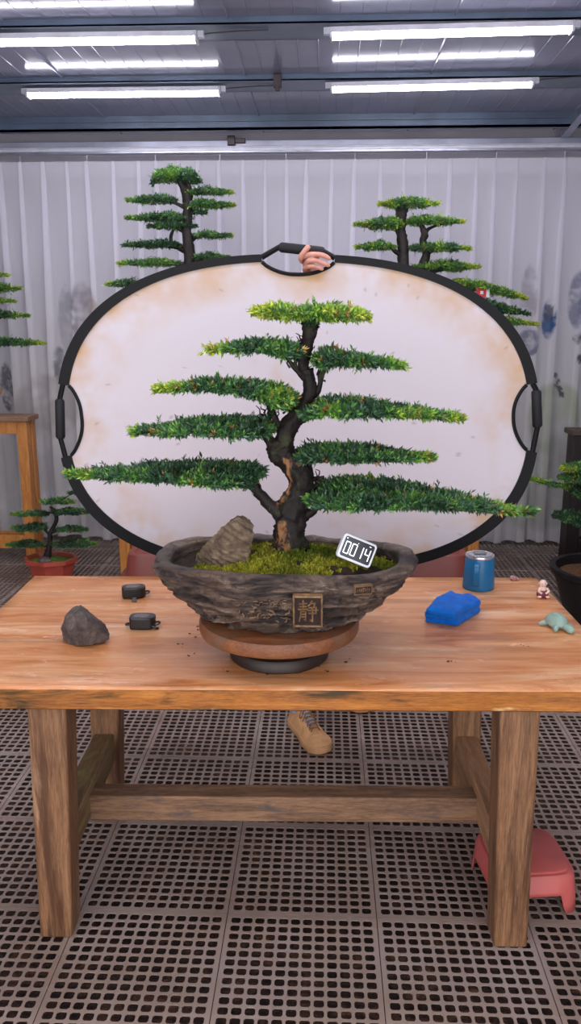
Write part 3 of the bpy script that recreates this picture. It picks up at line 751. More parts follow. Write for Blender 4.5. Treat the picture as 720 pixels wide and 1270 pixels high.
# trunk ------------------------------------------------------------
tr_ = MB()
limb(tr_, [(362, 702, 64), (361, 692, 54), (360, 678, 44), (359, 655, 37), (362, 632, 38), (371, 608, 33), (372, 590, 31), (360, 573, 32), (346, 560, 30), (341, 550, 22), (338, 545, 12)], TY, 28, .16, sub=9)
limb(tr_, [(352, 572, 26), (352, 556, 25), (353, 540, 23), (361, 525, 22), (371, 510, 20), (379, 497, 17), (384, 484, 17), (383, 470, 15), (380, 458, 16)], TY, 22, .16, sub=8)
limb(tr_, [(380, 470, 13), (376, 455, 13), (377, 440, 15), (381, 425, 16), (384, 408, 18), (384, 398, 22), (384, 390, 26)], TY, 20, .2, sub=8)
for a, r, l_ in ((200, 14, 24), (330, 13, 30), (250, 14, 26), (290, 12, 22), (20, 12, 26), (150, 12, 24)):   # root flare
    p0 = at(361, 684, Y=TY); d_ = Vector((cos(radians(a)), sin(radians(a)) * .9, 0)); kk = TY / F
    P = [(*p0, r * kk), (*(p0 + d_ * l_ * .5 * kk + Vector((0, 0, -.013))), r * .75 * kk), (*(p0 + d_ * l_ * kk + Vector((0, 0, -.030))), r * .5 * kk), (*(p0 + d_ * l_ * 1.5 * kk + Vector((0, 0, -.048))), r * .3 * kk)]
    S_ = catmull(P, 6); tr_.tube([s_[:3] for s_ in S_], [s_[3] for s_ in S_], 12, nz=.15, nsc=50, seed=a)
tr_.build('trunk', m_bark, bz, sharp=0)
BR = [  # branches ending inside the pads
    [(356, 648, 18), (345, 636, 19), (334, 625, 16), (322, 612, 14), (313, 601, 13), (305, 592, 10), (285, 590, 6), (230, 590, 4), (150, 588, 2), (100, 587, 1)],
    [(343, 560, 22), (334, 547, 14), (328, 538, 12), (318, 532, 9), (280, 530, 5), (220, 533, 3), (180, 535, 1.5)],
    [(356, 545, 13), (348, 532, 9), (341, 520, 8), (336, 508, 8), (330, 495, 8), (322, 484, 9), (300, 480, 5), (250, 480, 3), (205, 482, 1.5)],
    [(343, 522, 7), (338, 508, 6), (348, 496, 6), (356, 484, 4)],
    [(366, 518, 9), (358, 503, 7), (350, 492, 6), (344, 484, 5)],
    [(368, 522, 14), (380, 516, 11), (392, 511, 8), (402, 504, 7), (430, 505, 5), (490, 511, 3), (555, 518, 1.5)],
    [(382, 474, 10), (372, 464, 7), (364, 455, 6), (358, 446, 5), (355, 436, 5), (330, 431, 3.5), (270, 431, 1.5)],
    [(374, 468, 6), (366, 452, 5), (370, 440, 5), (368, 430, 4)],
    [(388, 492, 9), (394, 484, 8), (397, 474, 7), (397, 462, 7), (403, 452, 6), (430, 447, 4), (490, 452, 1.5)],
    [(398, 470, 6), (403, 458, 5), (408, 448, 4)],
    [(372, 590, 14), (382, 578, 9), (390, 568, 6), (420, 565, 4), (480, 565, 2.5), (530, 567, 1)],
    [(374, 618, 14), (384, 608, 8), (395, 600, 6)], [(378, 596, 10), (390, 594, 6), (402, 592, 5)],
    [(366, 650, 16), (378, 639, 13), (388, 634, 10), (400, 628, 8), (460, 620, 5), (560, 624, 3), (640, 632, 1.5)],
    [(384, 395, 12), (370, 390, 8), (340, 388, 4), (320, 388, 2)], [(384, 395, 12), (400, 390, 8), (430, 390, 4), (452, 390, 2)]]
for i, b_ in enumerate(BR):
    limb(MB(), b_, TY, 10, .2, sub=5).build('branch', m_bark, bz, sharp=0)
tw = MB(); r_ = random.Random(9)
for i in range(60):   # small twigs round the upper forks
    x0, y0 = r_.choice([(345, 505), (335, 510), (330, 520), (362, 450), (370, 445), (400, 465), (356, 500), (318, 600), (384, 412), (377, 430), (388, 600)])
    x0 += r_.uniform(-8, 8); y0 += r_.uniform(-8, 8); q = [(x0, y0, 3)]
    for k in range(3): x0 += r_.uniform(-5, 5); y0 -= r_.uniform(1, 6); q.append((x0, y0, 2 - k * .5, r_.uniform(-.02, .02)))
    limb(tw, q, TY, 5, 0, sub=2)
tw.build('twigs', m_bark, bz)['kind'] = 'stuff'
PADS = [
 (dict(yel=.50, tip='lr'), .11, [(308, 384, 392), (318, 378, 397), (340, 375, 400), (370, 375, 402), (400, 376, 402), (430, 376, 402), (450, 380, 402), (463, 390, 399)]),
 (dict(yel=.26, tip='l'), .11, [(252, 431, 438), (270, 425, 441), (295, 421, 441), (325, 419, 442), (350, 419, 447), (368, 419, 452), (378, 424, 450)]),
 (dict(yel=.14, tip='r'), .11, [(384, 436, 456), (392, 428, 462), (408, 427, 462), (430, 434, 460), (460, 440, 459), (485, 443, 460), (508, 450, 459)]),
 (dict(yel=.26, tip='l'), .14, [(186, 480, 488), (215, 471, 489), (250, 465, 490), (285, 465, 494), (318, 468, 500), (340, 468, 510), (358, 472, 516), (373, 482, 506)]),
 (dict(yel=.20, tip='r'), .15, [(366, 500, 522), (380, 492, 528), (400, 485, 524), (430, 485, 526), (460, 489, 524), (500, 497, 524), (540, 505, 524), (579, 515, 525)]),
 (dict(yel=.10, tip='l'), .17, [(157, 532, 540), (185, 523, 544), (215, 515, 548), (250, 509, 547), (290, 508, 550), (320, 510, 551), (336, 514, 548), (344, 525, 542)]),
 (dict(yel=.12, tip='r'), .15, [(360, 556, 574), (375, 545, 580), (400, 543, 580), (430, 543, 582), (465, 546, 580), (500, 553, 578), (525, 559, 577), (543, 564, 574)]),
 (dict(yel=.10, tip='l'), .19, [(76, 584, 592), (105, 577, 598), (150, 572, 602), (195, 566, 604), (240, 562, 608), (280, 563, 612), (300, 566, 612), (320, 569, 604), (333, 577, 596)]),
 (dict(yel=.06, tip='r'), .21, [(375, 600, 632), (390, 588, 640), (410, 581, 642), (440, 579, 641), (480, 584, 640), (520, 592, 640), (560, 602, 640), (600, 612, 641), (640, 624, 643), (667, 632, 640)]),
]
for kw, dp, st in PADS:
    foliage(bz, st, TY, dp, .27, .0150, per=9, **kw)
foliage(bz, [(372, 392, 408), (384, 392, 412), (398, 392, 406)], TY, .03, .2, .010, yel=.0)
foliage(bz, [(290, 600, 606), (312, 596, 612), (322, 594, 604)], TY, .04, .3, .011, yel=.0)
foliage(bz, [(330, 505, 525), (342, 503, 518)], TY, .03, .22, .009, yel=.0)

# ------------------------------------------------------------------ turntable
TX = at(346, 800, Y=2.0).x; TYc = 2.0
m_tt = wood('dusty_turntable_wood', [(70, 36, 18), (108, 60, 32), (134, 78, 44), (156, 100, 62)], (3, 12, 12), .5, patch=(104, 82, 64), pfac=(.5, .7), psc=(3, 3, 3))
m_ttb = plain('dark_turntable_base', (40, 27, 21), .5, var=.25, nsc=20)
tt = empty('turntable', (TX, TYc, .75), 'round brown turntable under the large rock-like pot', 'turntable')
MB().lathe([(.0, .822), (.195, .822), (.206, .826), (.209, .834), (.209, .852), (.205, .861), (.198, .862), (0, .862)], 96, (TX, TYc, 0)).build('disc', m_tt, tt)
MB().lathe([(.0, .798), (.09, .798), (.09, .824), (0, .824)], 64, (TX, TYc, 0)).build('bearing', m_ttb, tt)
MB().lathe([(.0, .7505), (.125, .7505), (.130, .755), (.130, .772), (.124, .782), (.10, .79), (.095, .80), (0, .80)], 96, (TX, TYc, 0)).build('base', m_ttb, tt)

# ------------------------------------------------------------------ rocks
import bmesh
def rock(name, pts, mat, label, amp=.004, nsc=30, sub=4, strata=None, rseed=0, origin=None, soft=1):
    bm = bmesh.new()
    for p in pts: bm.verts.new(p)
    bmesh.ops.convex_hull(bm, input=bm.verts)
    for v_ in [v_ for v_ in bm.verts if not v_.link_faces]: bm.verts.remove(v_)
    bmesh.ops.triangulate(bm, faces=bm.faces)
    for it in range(sub):
        bmesh.ops.subdivide_edges(bm, edges=bm.edges, cuts=1, use_grid_fill=True)
        if it < soft: bmesh.ops.smooth_vert(bm, verts=bm.verts, factor=.15, use_axis_x=True, use_axis_y=True, use_axis_z=True)
    bm.normal_update()
    for v_ in bm.verts:
        q = v_.co * nsc + Vector((rseed, 0, 0))
        d = mn.noise(q) + .5 * mn.noise(q * 2.3) + .3 * mn.noise(q * 5)
        if strata: 
            s_ = v_.co.dot(Vector(strata)) * 1; d += .8 * (abs((s_ + .15 * mn.noise(q * .5)) % 1 - .5) * 2 - .5)
        v_.co += v_.normal * d * amp
    me = bpy.data.meshes.new(name)
    o_ = Vector(origin); 
    for v_ in bm.verts: v_.co -= o_
    bm.to_mesh(me); bm.free(); me.materials.append(mat)
    me.polygons.foreach_set('use_smooth', [True] * len(me.polygons)); me.set_sharp_from_angle(angle=radians(28))
    o = bpy.data.objects.new(name, me); C.objects.link(o); o.location = o_
    return tag(o, label, 'rock')
def rockmat(name, a, b_, c_, bands=None):
    t = NT(name); n1 = t.noise(t.coords(), 24, 9, .72, .4)
    c = t.ramp(n1, [(.3, a), (.5, b_), (.72, c_)])
    if bands:
        n2 = t.noise(t.coords((1, 1, 6), rot=(0, radians(bands[0]), 0)), 14, 7, .6, .5); c = t.mix(t.ramp(n2, [(.48, (0, 0, 0)), (.62, (190, 190, 190))]), c, bands[1])
    t.bump(n1, 1, .006); return t.fin(c, .75)
m_rock1 = rockmat('grey_rough_rock', (40, 33, 31), (80, 69, 64), (122, 110, 104))
m_rock2 = rockmat('banded_brown_rock', (62, 48, 38), (118, 98, 78), (158, 138, 114), (-38, (70, 54, 42)))
# table rock
gy = at(103, 800, Z=.75).y; R1 = []
for px_, py_, dy in ((92, 751, .02), (100, 750, .03), (82, 762, .0), (76, 778, .0), (78, 795, .0), (88, 809, -.02), (94, 808, -.03), (112, 800, -.04), (128, 797, -.01), (136, 793, .0), (136, 786, .01), (130, 774, .02), (114, 764, .0), (108, 768, -.045), (106, 790, -.045), (84, 780, -.02),
                     (90, 762, .07), (115, 768, .07), (80, 780, .06), (130, 780, .055), (86, 790, .06), (122, 790, .06)):
    p = at(px_, py_, Y=gy + dy + .02); p.z = max(p.z, .752); R1.append(p)
rock('rock', R1, m_rock1, 'rough grey rock lying alone on the left of the table', .0032, 44, 4, rseed=3, soft=0, origin=(at(103, 800, Z=.75).x, gy, .75))
R2 = []; ry = PY - .045
for px_, py_, dy in ((290, 641, .02), (300, 638, .025), (311, 643, .03), (315, 652, .02), (314, 664, .0), (308, 672, -.01), (308, 684, -.02), (296, 692, -.03), (272, 700, -.035), (255, 701, -.02), (240, 697, .0), (246, 684, .0), (258, 672, .0), (268, 662, -.005), (281, 648, .0), (276, 680, -.045), (292, 668, -.03),
                     (262, 680, .05), (290, 655, .06), (305, 660, .06), (300, 690, .05), (250, 696, .045)):
    R2.append(at(px_, py_, Y=ry + dy))
for q in list(R2):
    if q.z < RZ + .03: R2.append(Vector((q.x * .9 + .1 * at(280, 690, Y=ry).x, q.y, RZ - .03)))
rock('rock', R2, m_rock2, 'slanted brown layered rock standing on the moss in the pot', .0048, 34, 4, strata=(38, 0, 62), rseed=9, origin=(at(280, 690, Y=ry).x, ry, RZ))

# ------------------------------------------------------------------ digital clock leaning in the pot
m_wplast = plain('white_plastic', (226, 226, 230), .35, var=.02); m_screen = plain('dark_lcd', (32, 34, 42), .12, var=.05, bmp=0); m_seg = emis('lcd_digits', (236, 240, 250), .75)
cy_ = 1.93; cc = at(443, 683, Y=cy_)
ck = empty('digital_clock', cc, 'small white digital clock showing 00 14 leaning tilted on the pot rim', 'clock')
k_ = 2.02 / F; W_, H_ = 46 * k_ / 2, 31 * k_ / 2
CM = Matrix.Rotation(radians(12), 4, 'Z') @ Matrix.Rotation(radians(24.5), 4, 'Y') @ Matrix.Rotation(radians(90 - 12), 4, 'X')
def rrect(w, h, r, n=6):
    out = []
    for cx_, cy2, a0 in ((w - r, h - r, 0), (-w + r, h - r, 90), (-w + r, -h + r, 180), (w - r, -h + r, 270)):
        for k in range(n + 1): a = radians(a0 + 90 * k / n); out.append((cx_ + r * cos(a), cy2 + r * sin(a)))
    return out
def prism(pts, z0, z1, mb=None, ins=0):
    mb = mb or MB(); n = len(pts); cx_ = 0
    mb.add([(x, y, z0) for x, y in pts] + [(x, y, z1) for x, y in pts], [(k, (k + 1) % n, n + (k + 1) % n, n + k) for k in range(n)] + [tuple(reversed(range(n))), tuple(range(n, 2 * n))]); return mb
prism(rrect(W_, H_, .009), -.016, 0).xf(CM).build('case', m_wplast, ck, local=True, bevel=.0025, seg=3)
scn = prism(rrect(W_ - .0058, H_ - .0058, .005), -.001, .0006).xf(CM).build('screen', m_screen, ck, local=True)
sg = MB()
def seg7(cx_, cy2, w, h, on):
    th = .0021; g = .0012
    S7 = {'a': (-w + g, h, w - g, h), 'b': (w, g, w, h - g), 'c': (w, -h + g, w, -g), 'd': (-w + g, -h, w - g, -h), 'e': (-w, -h + g, -w, -g), 'f': (-w, g, -w, h - g), 'g': (-w + g, 0, w - g, 0)}
    for s_ in on:
        x0, y0, x1, y1 = S7[s_]; sg.box((cx_ + x0 - th / 2, cy2 + y0 - th / 2, .0006), (cx_ + x1 + th / 2, cy2 + y1 + th / 2, .0012))
for i, (cx_, on) in enumerate(((-.0285, 'abcdef'), (-.0105, 'abcdef'), (.0070, 'bc'), (.0270, 'bcfg'))): seg7(cx_, -.002, .0060, .0145, on)
sg.box((-.0365, .019, .0006), (-.034, .0215, .0012)).box((.026, .0195, .0006), (.031, .0205, .0012)).box((-.0045, .0165, .0006), (-.003, .018, .0012))
sg.xf(CM).build('digits', m_seg, scn, local=True, smooth=False)

# ------------------------------------------------------------------ mug
mp_ = at(593, 734, Z=.75); my = mp_.y + .045; mp_ = Vector((at(593, 720, Y=my).x, my, .75))
m_mug = plain('blue_enamel', (14, 100, 148), .35, .0, var=.06, nsc=6); m_steel = plain('brushed_steel', (196, 196, 202), .25, .9, var=.05); 
t = NT('clear_lid'); t.fin((235, 238, 242), .08); t.b.inputs['Transmission Weight'].default_value = .8; t.b.inputs['IOR'].default_value = 1.3; m_clear = t.m
mg = empty('mug', mp_, 'blue metal mug with clear lid at the back right of the table', 'mug')
MB().lathe([(.0, 0), (.049, 0), (.0515, .003), (.052, .01), (.0495, .06), (.046, .108), (.045, .110), (.043, .108), (.0475, .01), (.0, .006)], 64).build('body', m_mug, mg, local=True)
MB().lathe([(.043, .108), (.0475, .108), (.048, .112), (.0465, .116), (.043, .116)], 64).build('rim', m_steel, mg, local=True)
lid = MB().lathe([(.0, .109), (.040, .109), (.0425, .112), (.0425, .117), (.040, .119), (.0, .118)], 64).build('lid', m_clear, mg, local=True)
MB().box((-.020, -.012, .1185), (.020, .012, .124)).build('lid_slider', plain('grey_slider', (110, 112, 118), .4), lid, local=True, bevel=.004)
a_ = radians(-107); dx_, dy_ = cos(a_), sin(a_); S_ = catmull([(dx_ * r, dy_ * r, z) for r, z in ((.045, .094), (.060, .097), (.074, .092), (.078, .075), (.076, .05), (.070, .032), (.060, .027), (.049, .030))], 6)
hd = MB(); pp = Vector((-dy_, dx_, 0))
P_ = [Vector(s_) for s_ in S_]; vs = []
for i, p in enumerate(P_):
    t_ = (P_[min(i + 1, len(P_) - 1)] - P_[max(i - 1, 0)]).normalized(); nn = t_.cross(pp).normalized()
    vs += [p + pp * .009 + nn * .003, p - pp * .009 + nn * .003, p - pp * .009 - nn * .003, p + pp * .009 - nn * .003]
hd.add(vs, [(i * 4 + k, i * 4 + (k + 1) % 4, i * 4 + 4 + (k + 1) % 4, i * 4 + 4 + k) for i in range(len(P_) - 1) for k in range(4)] + [(3, 2, 1, 0), tuple(len(vs) - 4 + k for k in range(4))])
hd.build('handle', m_mug, mg, local=True, bevel=.002)

# ------------------------------------------------------------------ folded blue cloth
cc = at(560, 764, Z=.75); cl = empty('folded_cloth', cc, 'folded bright blue cloth lying in front of the blue mug', 'cloth')
t = NT('blue_towel'); v = t.coords(); c = t.ramp(t.noise(v, 30, 5), [(.3, (0, 84, 176)), (.7, (8, 112, 208))]); t.bump(t.noise(v, 600, 3), .6, .0015); m_cloth = t.fin(c, .9, spec=.1); t.b.inputs['Sheen Weight'].default_value = .1
def cloth_layer(z0, z1, outline, mb, puff, seed):
    # closed pillow-like folded layer over a polygon outline
    n = len(outline); rings = [(1, 0), (1.0, .25), (1.0, .7), (.97, .95), (.85, 1.0), (.6, 1.03), (.3, 1.04)]
    cx_ = sum(p[0] for p in outline) / n; cy2 = sum(p[1] for p in outline) / n
    vs = []
    for s_, q in rings:
        for x, y in outline:
            X, Y = cx_ + (x - cx_) * s_ , cy2 + (y - cy2) * s_
            e = .004 * mn.noise(Vector((X * 25, Y * 25, seed))) + .0035 * sin(X * 90 + Y * 40 + seed) * (1 - s_ * .5)
            vs.append((X + (.003 * sin(q * pi) if q < 1 else 0) * (x - cx_) / .06, Y + (.003 * sin(q * pi) if q < 1 else 0) * (y - cy2) / .06, z0 + (z1 - z0) * q + (e if q > .6 else 0) + puff * (1 - s_)))
    m = len(rings); vs.append((cx_, cy2, z1 + puff))
    fs = [(i * n + k, i * n + (k + 1) % n, (i + 1) * n + (k + 1) % n, (i + 1) * n + k) for i in range(m - 1) for k in range(n)] + [((m - 1) * n + k, (m - 1) * n + (k + 1) % n, m * n) for k in range(n)] + [tuple(reversed(range(n)))]
    mb.add(vs, fs)
def px_outline(pts, z, c0, n=8):
    P = [at(x, y, Z=z) - c0 for x, y in pts]; P.append(P[0]); S_ = []
    for i in range(len(P) - 1):
        for k in range(n): q = P[i].lerp(P[i + 1], k / n); S_.append((q.x, q.y))
    # chaikin rounding
    for _ in range(2):
        S_ = [(S_[i][0] * .25 + S_[i - 1][0] * .75, S_[i][1] * .25 + S_[i - 1][1] * .75) if j == 0 else (S_[i][0] * .75 + S_[i - 1][0] * .25, S_[i][1] * .75 + S_[i - 1][1] * .25) for i in range(len(S_)) for j in (0, 1)]
    S_ = S_[::-1] if sum(S_[i - 1][0] * S_[i][1] - S_[i][0] * S_[i - 1][1] for i in range(len(S_))) < 0 else S_
    return S_
mb = MB()
cloth_layer(.001, .019, px_outline([(528, 772), (567, 777), (594, 760), (590, 751), (562, 745), (540, 750)], .75, cc), mb, 0, 1)
cloth_layer(.016, .034, px_outline([(527, 768), (566, 773), (592, 757), (588, 748), (560, 743), (541, 748)], .76, cc), mb, .005, 4)
mb.build('lower_folds', m_cloth, cl, local=True, angle=80)
mb = MB(); cloth_layer(.032, .050, px_outline([(529, 757), (563, 764), (575, 756), (595, 748), (584, 740), (568, 740), (558, 735), (546, 742)], .79, cc), mb, .005, 7)
mb.build('top_fold', m_cloth, cl, local=True, angle=80)

# ------------------------------------------------------------------ tape measures
m_black = plain('black_plastic', (20, 20, 23), .35, var=.2, nsc=50); m_grey = plain('grey_label_metal', (96, 90, 90), .4, .2, var=.25, nsc=90)
def tape(px_, py_, rz, label, tongue):
    p = at(px_, py_, Z=.75); r = empty('tape_measure', p, label, 'tape measure', rz=rz)
    o = [(-.034, -.022), (.018, -.026), (.034, -.016), (.038, .0), (.034, .018), (.016, .027), (-.018, .027), (-.034, .018), (-.038, 0)]
    S_ = [tuple(q) for q in catmull([(*q, 0) for q in o] + [(*o[0], 0)], 5)[:-1]]; S_ = [(q[0], q[1]) for q in S_]
    prism(S_, .001, .036).build('case', m_black, r, local=True, bevel=.010, seg=4)
    prism([(x * .62 - .002, y * .62) for x, y in S_], .0345, .0372).build('label_disc', m_grey, r, local=True, bevel=.001)
    mb = MB(); mb.tube([(.034, -.010, .012), (.046, -.012, .013), (.050, 0, .014), (.046, .012, .013), (.034, .010, .012)], .0028, 8); mb.build('clip_loop', m_black, r, local=True)
    if tongue: 
        mb = MB().box((-.006, -.055, .006), (.006, -.022, .0075)).box((-.008, -.058, .001), (.008, -.055, .010)); mb.build('hook', m_grey, r, local=True, bevel=.0006)
        MB().box((-.014, -.030, .002), (.014, -.020, .020)).build('mouth', m_black, r, local=True, bevel=.002)
    else:
        mb = MB(); mb.tube([(-.034, -.006, .012), (-.046, -.008, .010), (-.049, 0, .010), (-.046, .008, .010), (-.034, .006, .012)], .0028, 8); mb.build('belt_clip', m_black, r, local=True); mb = MB(); mb.tube([(.030, -.02, .01), (.040, -.024, .006), (.046, -.018, .004)], .004, 8); mb.build('wrist_loop', m_black, r, local=True)
    return r
tape(166, 740, .25, 'black tape measure with its hook pulled out, behind the other one', True)
tape(177, 778, .08, 'squat black tape measure between the grey rock and the pot', False)

# ------------------------------------------------------------------ small figurines and shell
m_pale = plain('pale_ceramic', (232, 196, 180), .5, var=.08); m_robe = plain('maroon_glaze', (112, 56, 66), .35, var=.2, nsc=30); 
p = at(672, 741, Z=.75); fg = empty('figurine', p, 'tiny seated monk figurine in a maroon robe near the table corner', 'figurine')
MB().ball((0, 0, .014), (.020, .016, .016), 24, 14, lambda d: 1 + .10 * sin(6 * atan2(d.y, d.x)) * (1 - abs(d.z))).build('robe', m_robe, fg, local=True)
MB().ball((-.001, 0, .028), (.0125, .011, .014), 20, 12).tube([(-.011, -.004, .032), (-.016, -.012, .024), (-.006, -.016, .018)], [.005, .0045, .0035], 8).tube([(.011, -.004, .032), (.016, -.012, .024), (.006, -.016, .018)], [.005, .0045, .0035], 8).build('torso', m_pale, fg, local=True)
hdx = MB().ball((-.001, -.001, .0475), (.0118, .0115, .0125), 24, 16).ball((-.0125, 0, .047), (.003, .002, .004), 8, 6).ball((.0105, 0, .047), (.003, .002, .004), 8, 6).ball((-.001, -.0125, .046), .0018, 8, 6).build('head', m_pale, fg, local=True)
MB().ball((-.0045, -.0115, .049), .0012, 8, 6).ball((.0025, -.0115, .049), .0012, 8, 6).build('eye', m_robe, hdx, local=True)
MB().ball((-.012, -.012, .006), (.007, .006, .004), 10, 8).ball((.013, -.012, .006), (.007, .006, .004), 10, 8).build('foot', m_pale, fg, local=True)
m_turt = plain('celadon_glaze', (138, 164, 150), .4, var=.10, nsc=25)
p = at(689, 778, Z=.75); tu = empty('turtle_figurine', p, 'small grey-green turtle figurine at the right edge of the table', 'figurine', rz=radians(-62))
def shell(d):
    return (1 + .025 * cos(5 * atan2(d.y, d.x)) * max(0, d.z)) * (1 if d.z > -.2 else .8)
MB().ball((0, 0, .016), (.036, .028, .026), 36, 22, shell).build('shell', m_turt, tu, local=True)
mb = MB(); 
for k in range(5):
    a = 2 * pi * k / 5 + .3; P_ = [Vector((.036 * sin(q) * cos(a), .028 * sin(q) * sin(a), .0163 + .026 * cos(q))) for q in (.45, .7, .95, 1.2, 1.4)]; mb.tube(P_, .0012, 6)
P_ = [Vector((.036 * sin(.45) * cos(a), .028 * sin(.45) * sin(a), .0163 + .026 * cos(.45))) for a in [2 * pi * k / 10 for k in range(11)]]; mb.tube(P_, .0012, 6)
mb.build('shell_ridge', m_turt, tu, local=True)
MB().tube([(.026, 0, .012), (.040, 0, .013), (.052, .001, .012), (.062, .001, .010), (.066, .001, .009)], [.009, .0095, .012, .009, .004], 16).build('head', m_turt, tu, local=True)
for sx, sy in ((1, 1), (1, -1), (-1, 1), (-1, -1)):
    MB().tube([(sx * .020, sy * .018, .012), (sx * .028, sy * .028, .008), (sx * .033, sy * .033, .0045)], [.008, .007, .0045], 10).build('flipper', m_turt, tu, local=True)
p = at(637, 719.5, Z=.75)
mb = MB().ball((-.003, 0, .008), (.013, .010, .009), 18, 12, lambda d: 1 + .08 * sin(8 * d.x)).ball((.012, 0, .005), (.006, .005, .005), 12, 8)
mb.xf(Matrix.Translation(p)); tag(mb.build('pebble', plain('pinkish_pebble', (168, 128, 124), .6, var=.3, nsc=80), origin=p), 'tiny pinkish pebble on the back edge of the table by the mug', 'pebble')
# crumbs of soil on the table top
r_ = random.Random(4); mb = MB()
for (px_, py_) in ((238, 788), (180, 770), (300, 826), (392, 826), (402, 832), (372, 834), (236, 812), (225, 800), (280, 830), (430, 818), (560, 822), (650, 802), (335, 836), (246, 778)):
    for q in range(3):
        p = at(px_ + r_.uniform(-5, 5), py_ + r_.uniform(-3, 3), Z=.7515); s_ = r_.uniform(.0012, .003); mb.ball(p, (s_ * 1.5, s_, s_ * .6), 6, 4)
tag(mb.build('soil_crumbs', m_soilp), 'scattered dark soil crumbs on the table around the turntable', 'soil', kind='stuff')

# ------------------------------------------------------------------ oval photo reflector
RY = 2.95
rc = (369.5, 512.0)
def outl(a, inset=0):
    c_, s_ = cos(a), sin(a); n = 2.42 if s_ > 0 else 2.55
    ax, by = 298.5 - inset, (197 - inset if s_ > 0 else 200 - inset)
    # left side bulges slightly higher than right, as the hoop is tilted
    x = ax * abs(c_) ** (2 / n) * (1 if c_ > 0 else -1); y = by * abs(s_) ** (2 / n) * (1 if s_ > 0 else -1)
    return rc[0] + x, rc[1] - y - (x * -.008)
HS = [(pi / 2 + .0, .0, 0)]
NH = 480
def ang_of(px_, py_):  # parameter whose outline point is closest
    return min(range(NH), key=lambda k: (outl(2 * pi * k / NH)[0] - px_) ** 2 + (outl(2 * pi * k / NH)[1] - py_) ** 2)
hand = [(ang_of(662, 565), ang_of(668, 476), 19), (ang_of(416, 316), ang_of(322, 316), 16), (ang_of(78, 476), ang_of(84, 566), 18)]   # (start, end) counter-clockwise
hand[0] = (ang_of(664, 562), ang_of(664, 476), 19)
def in_h(k):
    for a, b_, dpt in hand:
        a2, b2 = a, b_
        if a2 > b2: b2 += NH
        for kk in (k, k + NH):
            if a2 <= kk <= b2: return (kk - a2) / max(1, b2 - a2), dpt
    return None
def rimw(k):
    a = 2 * pi * k / NH; return 13 - 3.5 * max(0, sin(a)) ** 2 - 1 * max(0, -sin(a))
O_, I_, FB = [], [], []
for k in range(NH):
    a = 2 * pi * k / NH; O_.append(at(*outl(a), Y=RY)); I_.append(at(*outl(a, rimw(k)), Y=RY))
    h = in_h(k); ex = 0
    if h: ex = h[1] * sin(pi * h[0]) ** .75
    FB.append(at(*outl(a, rimw(k) + ex), Y=RY))
rf = empty('photo_reflector', (0, RY, .68), 'large oval white photo reflector with black rim and hand openings behind the tree', 'reflector')
mb = MB(); cen = at(*rc, Y=RY); NRR = 60; V3 = []; co = []
wht = np.array(L((216, 208, 214))[:3]); tanc = np.array(L((206, 168, 128))[:3]); brn = np.array(L((140, 112, 96))[:3])
NHf = NH
for i in range(NRR + 1):
    q = 1 - (1 - i / NRR) ** 1.0
    for k in range(NHf):
        p = cen.lerp(FB[k], q); p.y += .004 * mn.noise(Vector((p.x * 2, p.z * 2, 0))) - .004 * (1 - q * q)
        V3.append(tuple(p))
        n1 = mn.noise(Vector((p.x * 5, p.z * 5, 1))) + .6 * mn.noise(Vector((p.x * 14, p.z * 14, 2))) + .3 * mn.noise(Vector((p.x * 40, p.z * 40, 2)))
        up = max(0, sin(2 * pi * k / NH)) * .5 + .18
        f = max(0, min(1, (q - .74) / .26)) * max(0, n1 * 1.0 + up * 1.15) * .9
        n2 = mn.noise(Vector((p.x * 3, p.z * 3, 6))) + .5 * mn.noise(Vector((p.x * 20, p.z * 20, 5)))
        f = max(f, max(0, min(.30, (n2 - .42) * .8)))
        n3 = mn.noise(Vector((p.x * 60, p.z * 60, 12))); f3 = .4 if n3 > .70 else 0
        n4 = mn.noise(Vector((p.x * 9, p.z * 1.5, 22))); f = max(f, max(0, n4 - .45) * .6)
        cc_ = wht * (1 - f) + tanc * f; cc_ = cc_ * (1 - f3) + brn * f3; co.append((*cc_, 1))
mb.add(V3, [(i * NHf + k, i * NHf + (k + 1) % NHf, (i + 1) * NHf + (k + 1) % NHf, (i + 1) * NHf + k) for i in range(NRR) for k in range(NHf)])
t = NT('stained_reflector_cloth'); a = t.node('ShaderNodeAttribute', attribute_name='Col'); t.fin(a.outputs['Color'], .55, 0, .25)
tr = t.node('ShaderNodeBsdfTranslucent'); t.link(a.outputs['Color'], tr.inputs['Color']); mx = t.node('ShaderNodeMixShader'); mx.inputs[0].default_value = .06
t.link(t.b.outputs[0], mx.inputs[1]); t.link(tr.outputs[0], mx.inputs[2]); t.link(mx.outputs[0], t.n['Material Output'].inputs['Surface'])
mb.build('white_panel', t.m, rf, cols=co)
m_rim = plain('black_rim_webbing', (7, 7, 10), .6, var=.2, nsc=40, spec=.3)
mb = MB(); TH = .006
k0_ = next(k for k in range(NH) if in_h(k) and not in_h(k + 1))
for k in [(k0_ + i) % NH for i in range(NH)]:
    k2 = (k + 1) % NH
    if in_h(k) and in_h(k2):
        if mb.v: mb.build('rim', m_rim, rf); mb = MB()
        continue
    q = []
    for kk in (k, k2):
        for pnt, dy in ((O_[kk], -TH), (I_[kk], -TH), (I_[kk], TH), (O_[kk], TH)): q.append(pnt + Vector((0, dy, 0)))
    mb.add(q, [(0, 1, 5, 4), (1, 2, 6, 5), (2, 3, 7, 6), (3, 0, 4, 7)])
    if in_h(k) or in_h((k - 1) % NH): mb.add(q[:4], [(0, 1, 2, 3)])
    if in_h(k2): mb.add(q[4:], [(3, 2, 1, 0)])
if mb.v: mb.build('rim', m_rim, rf)
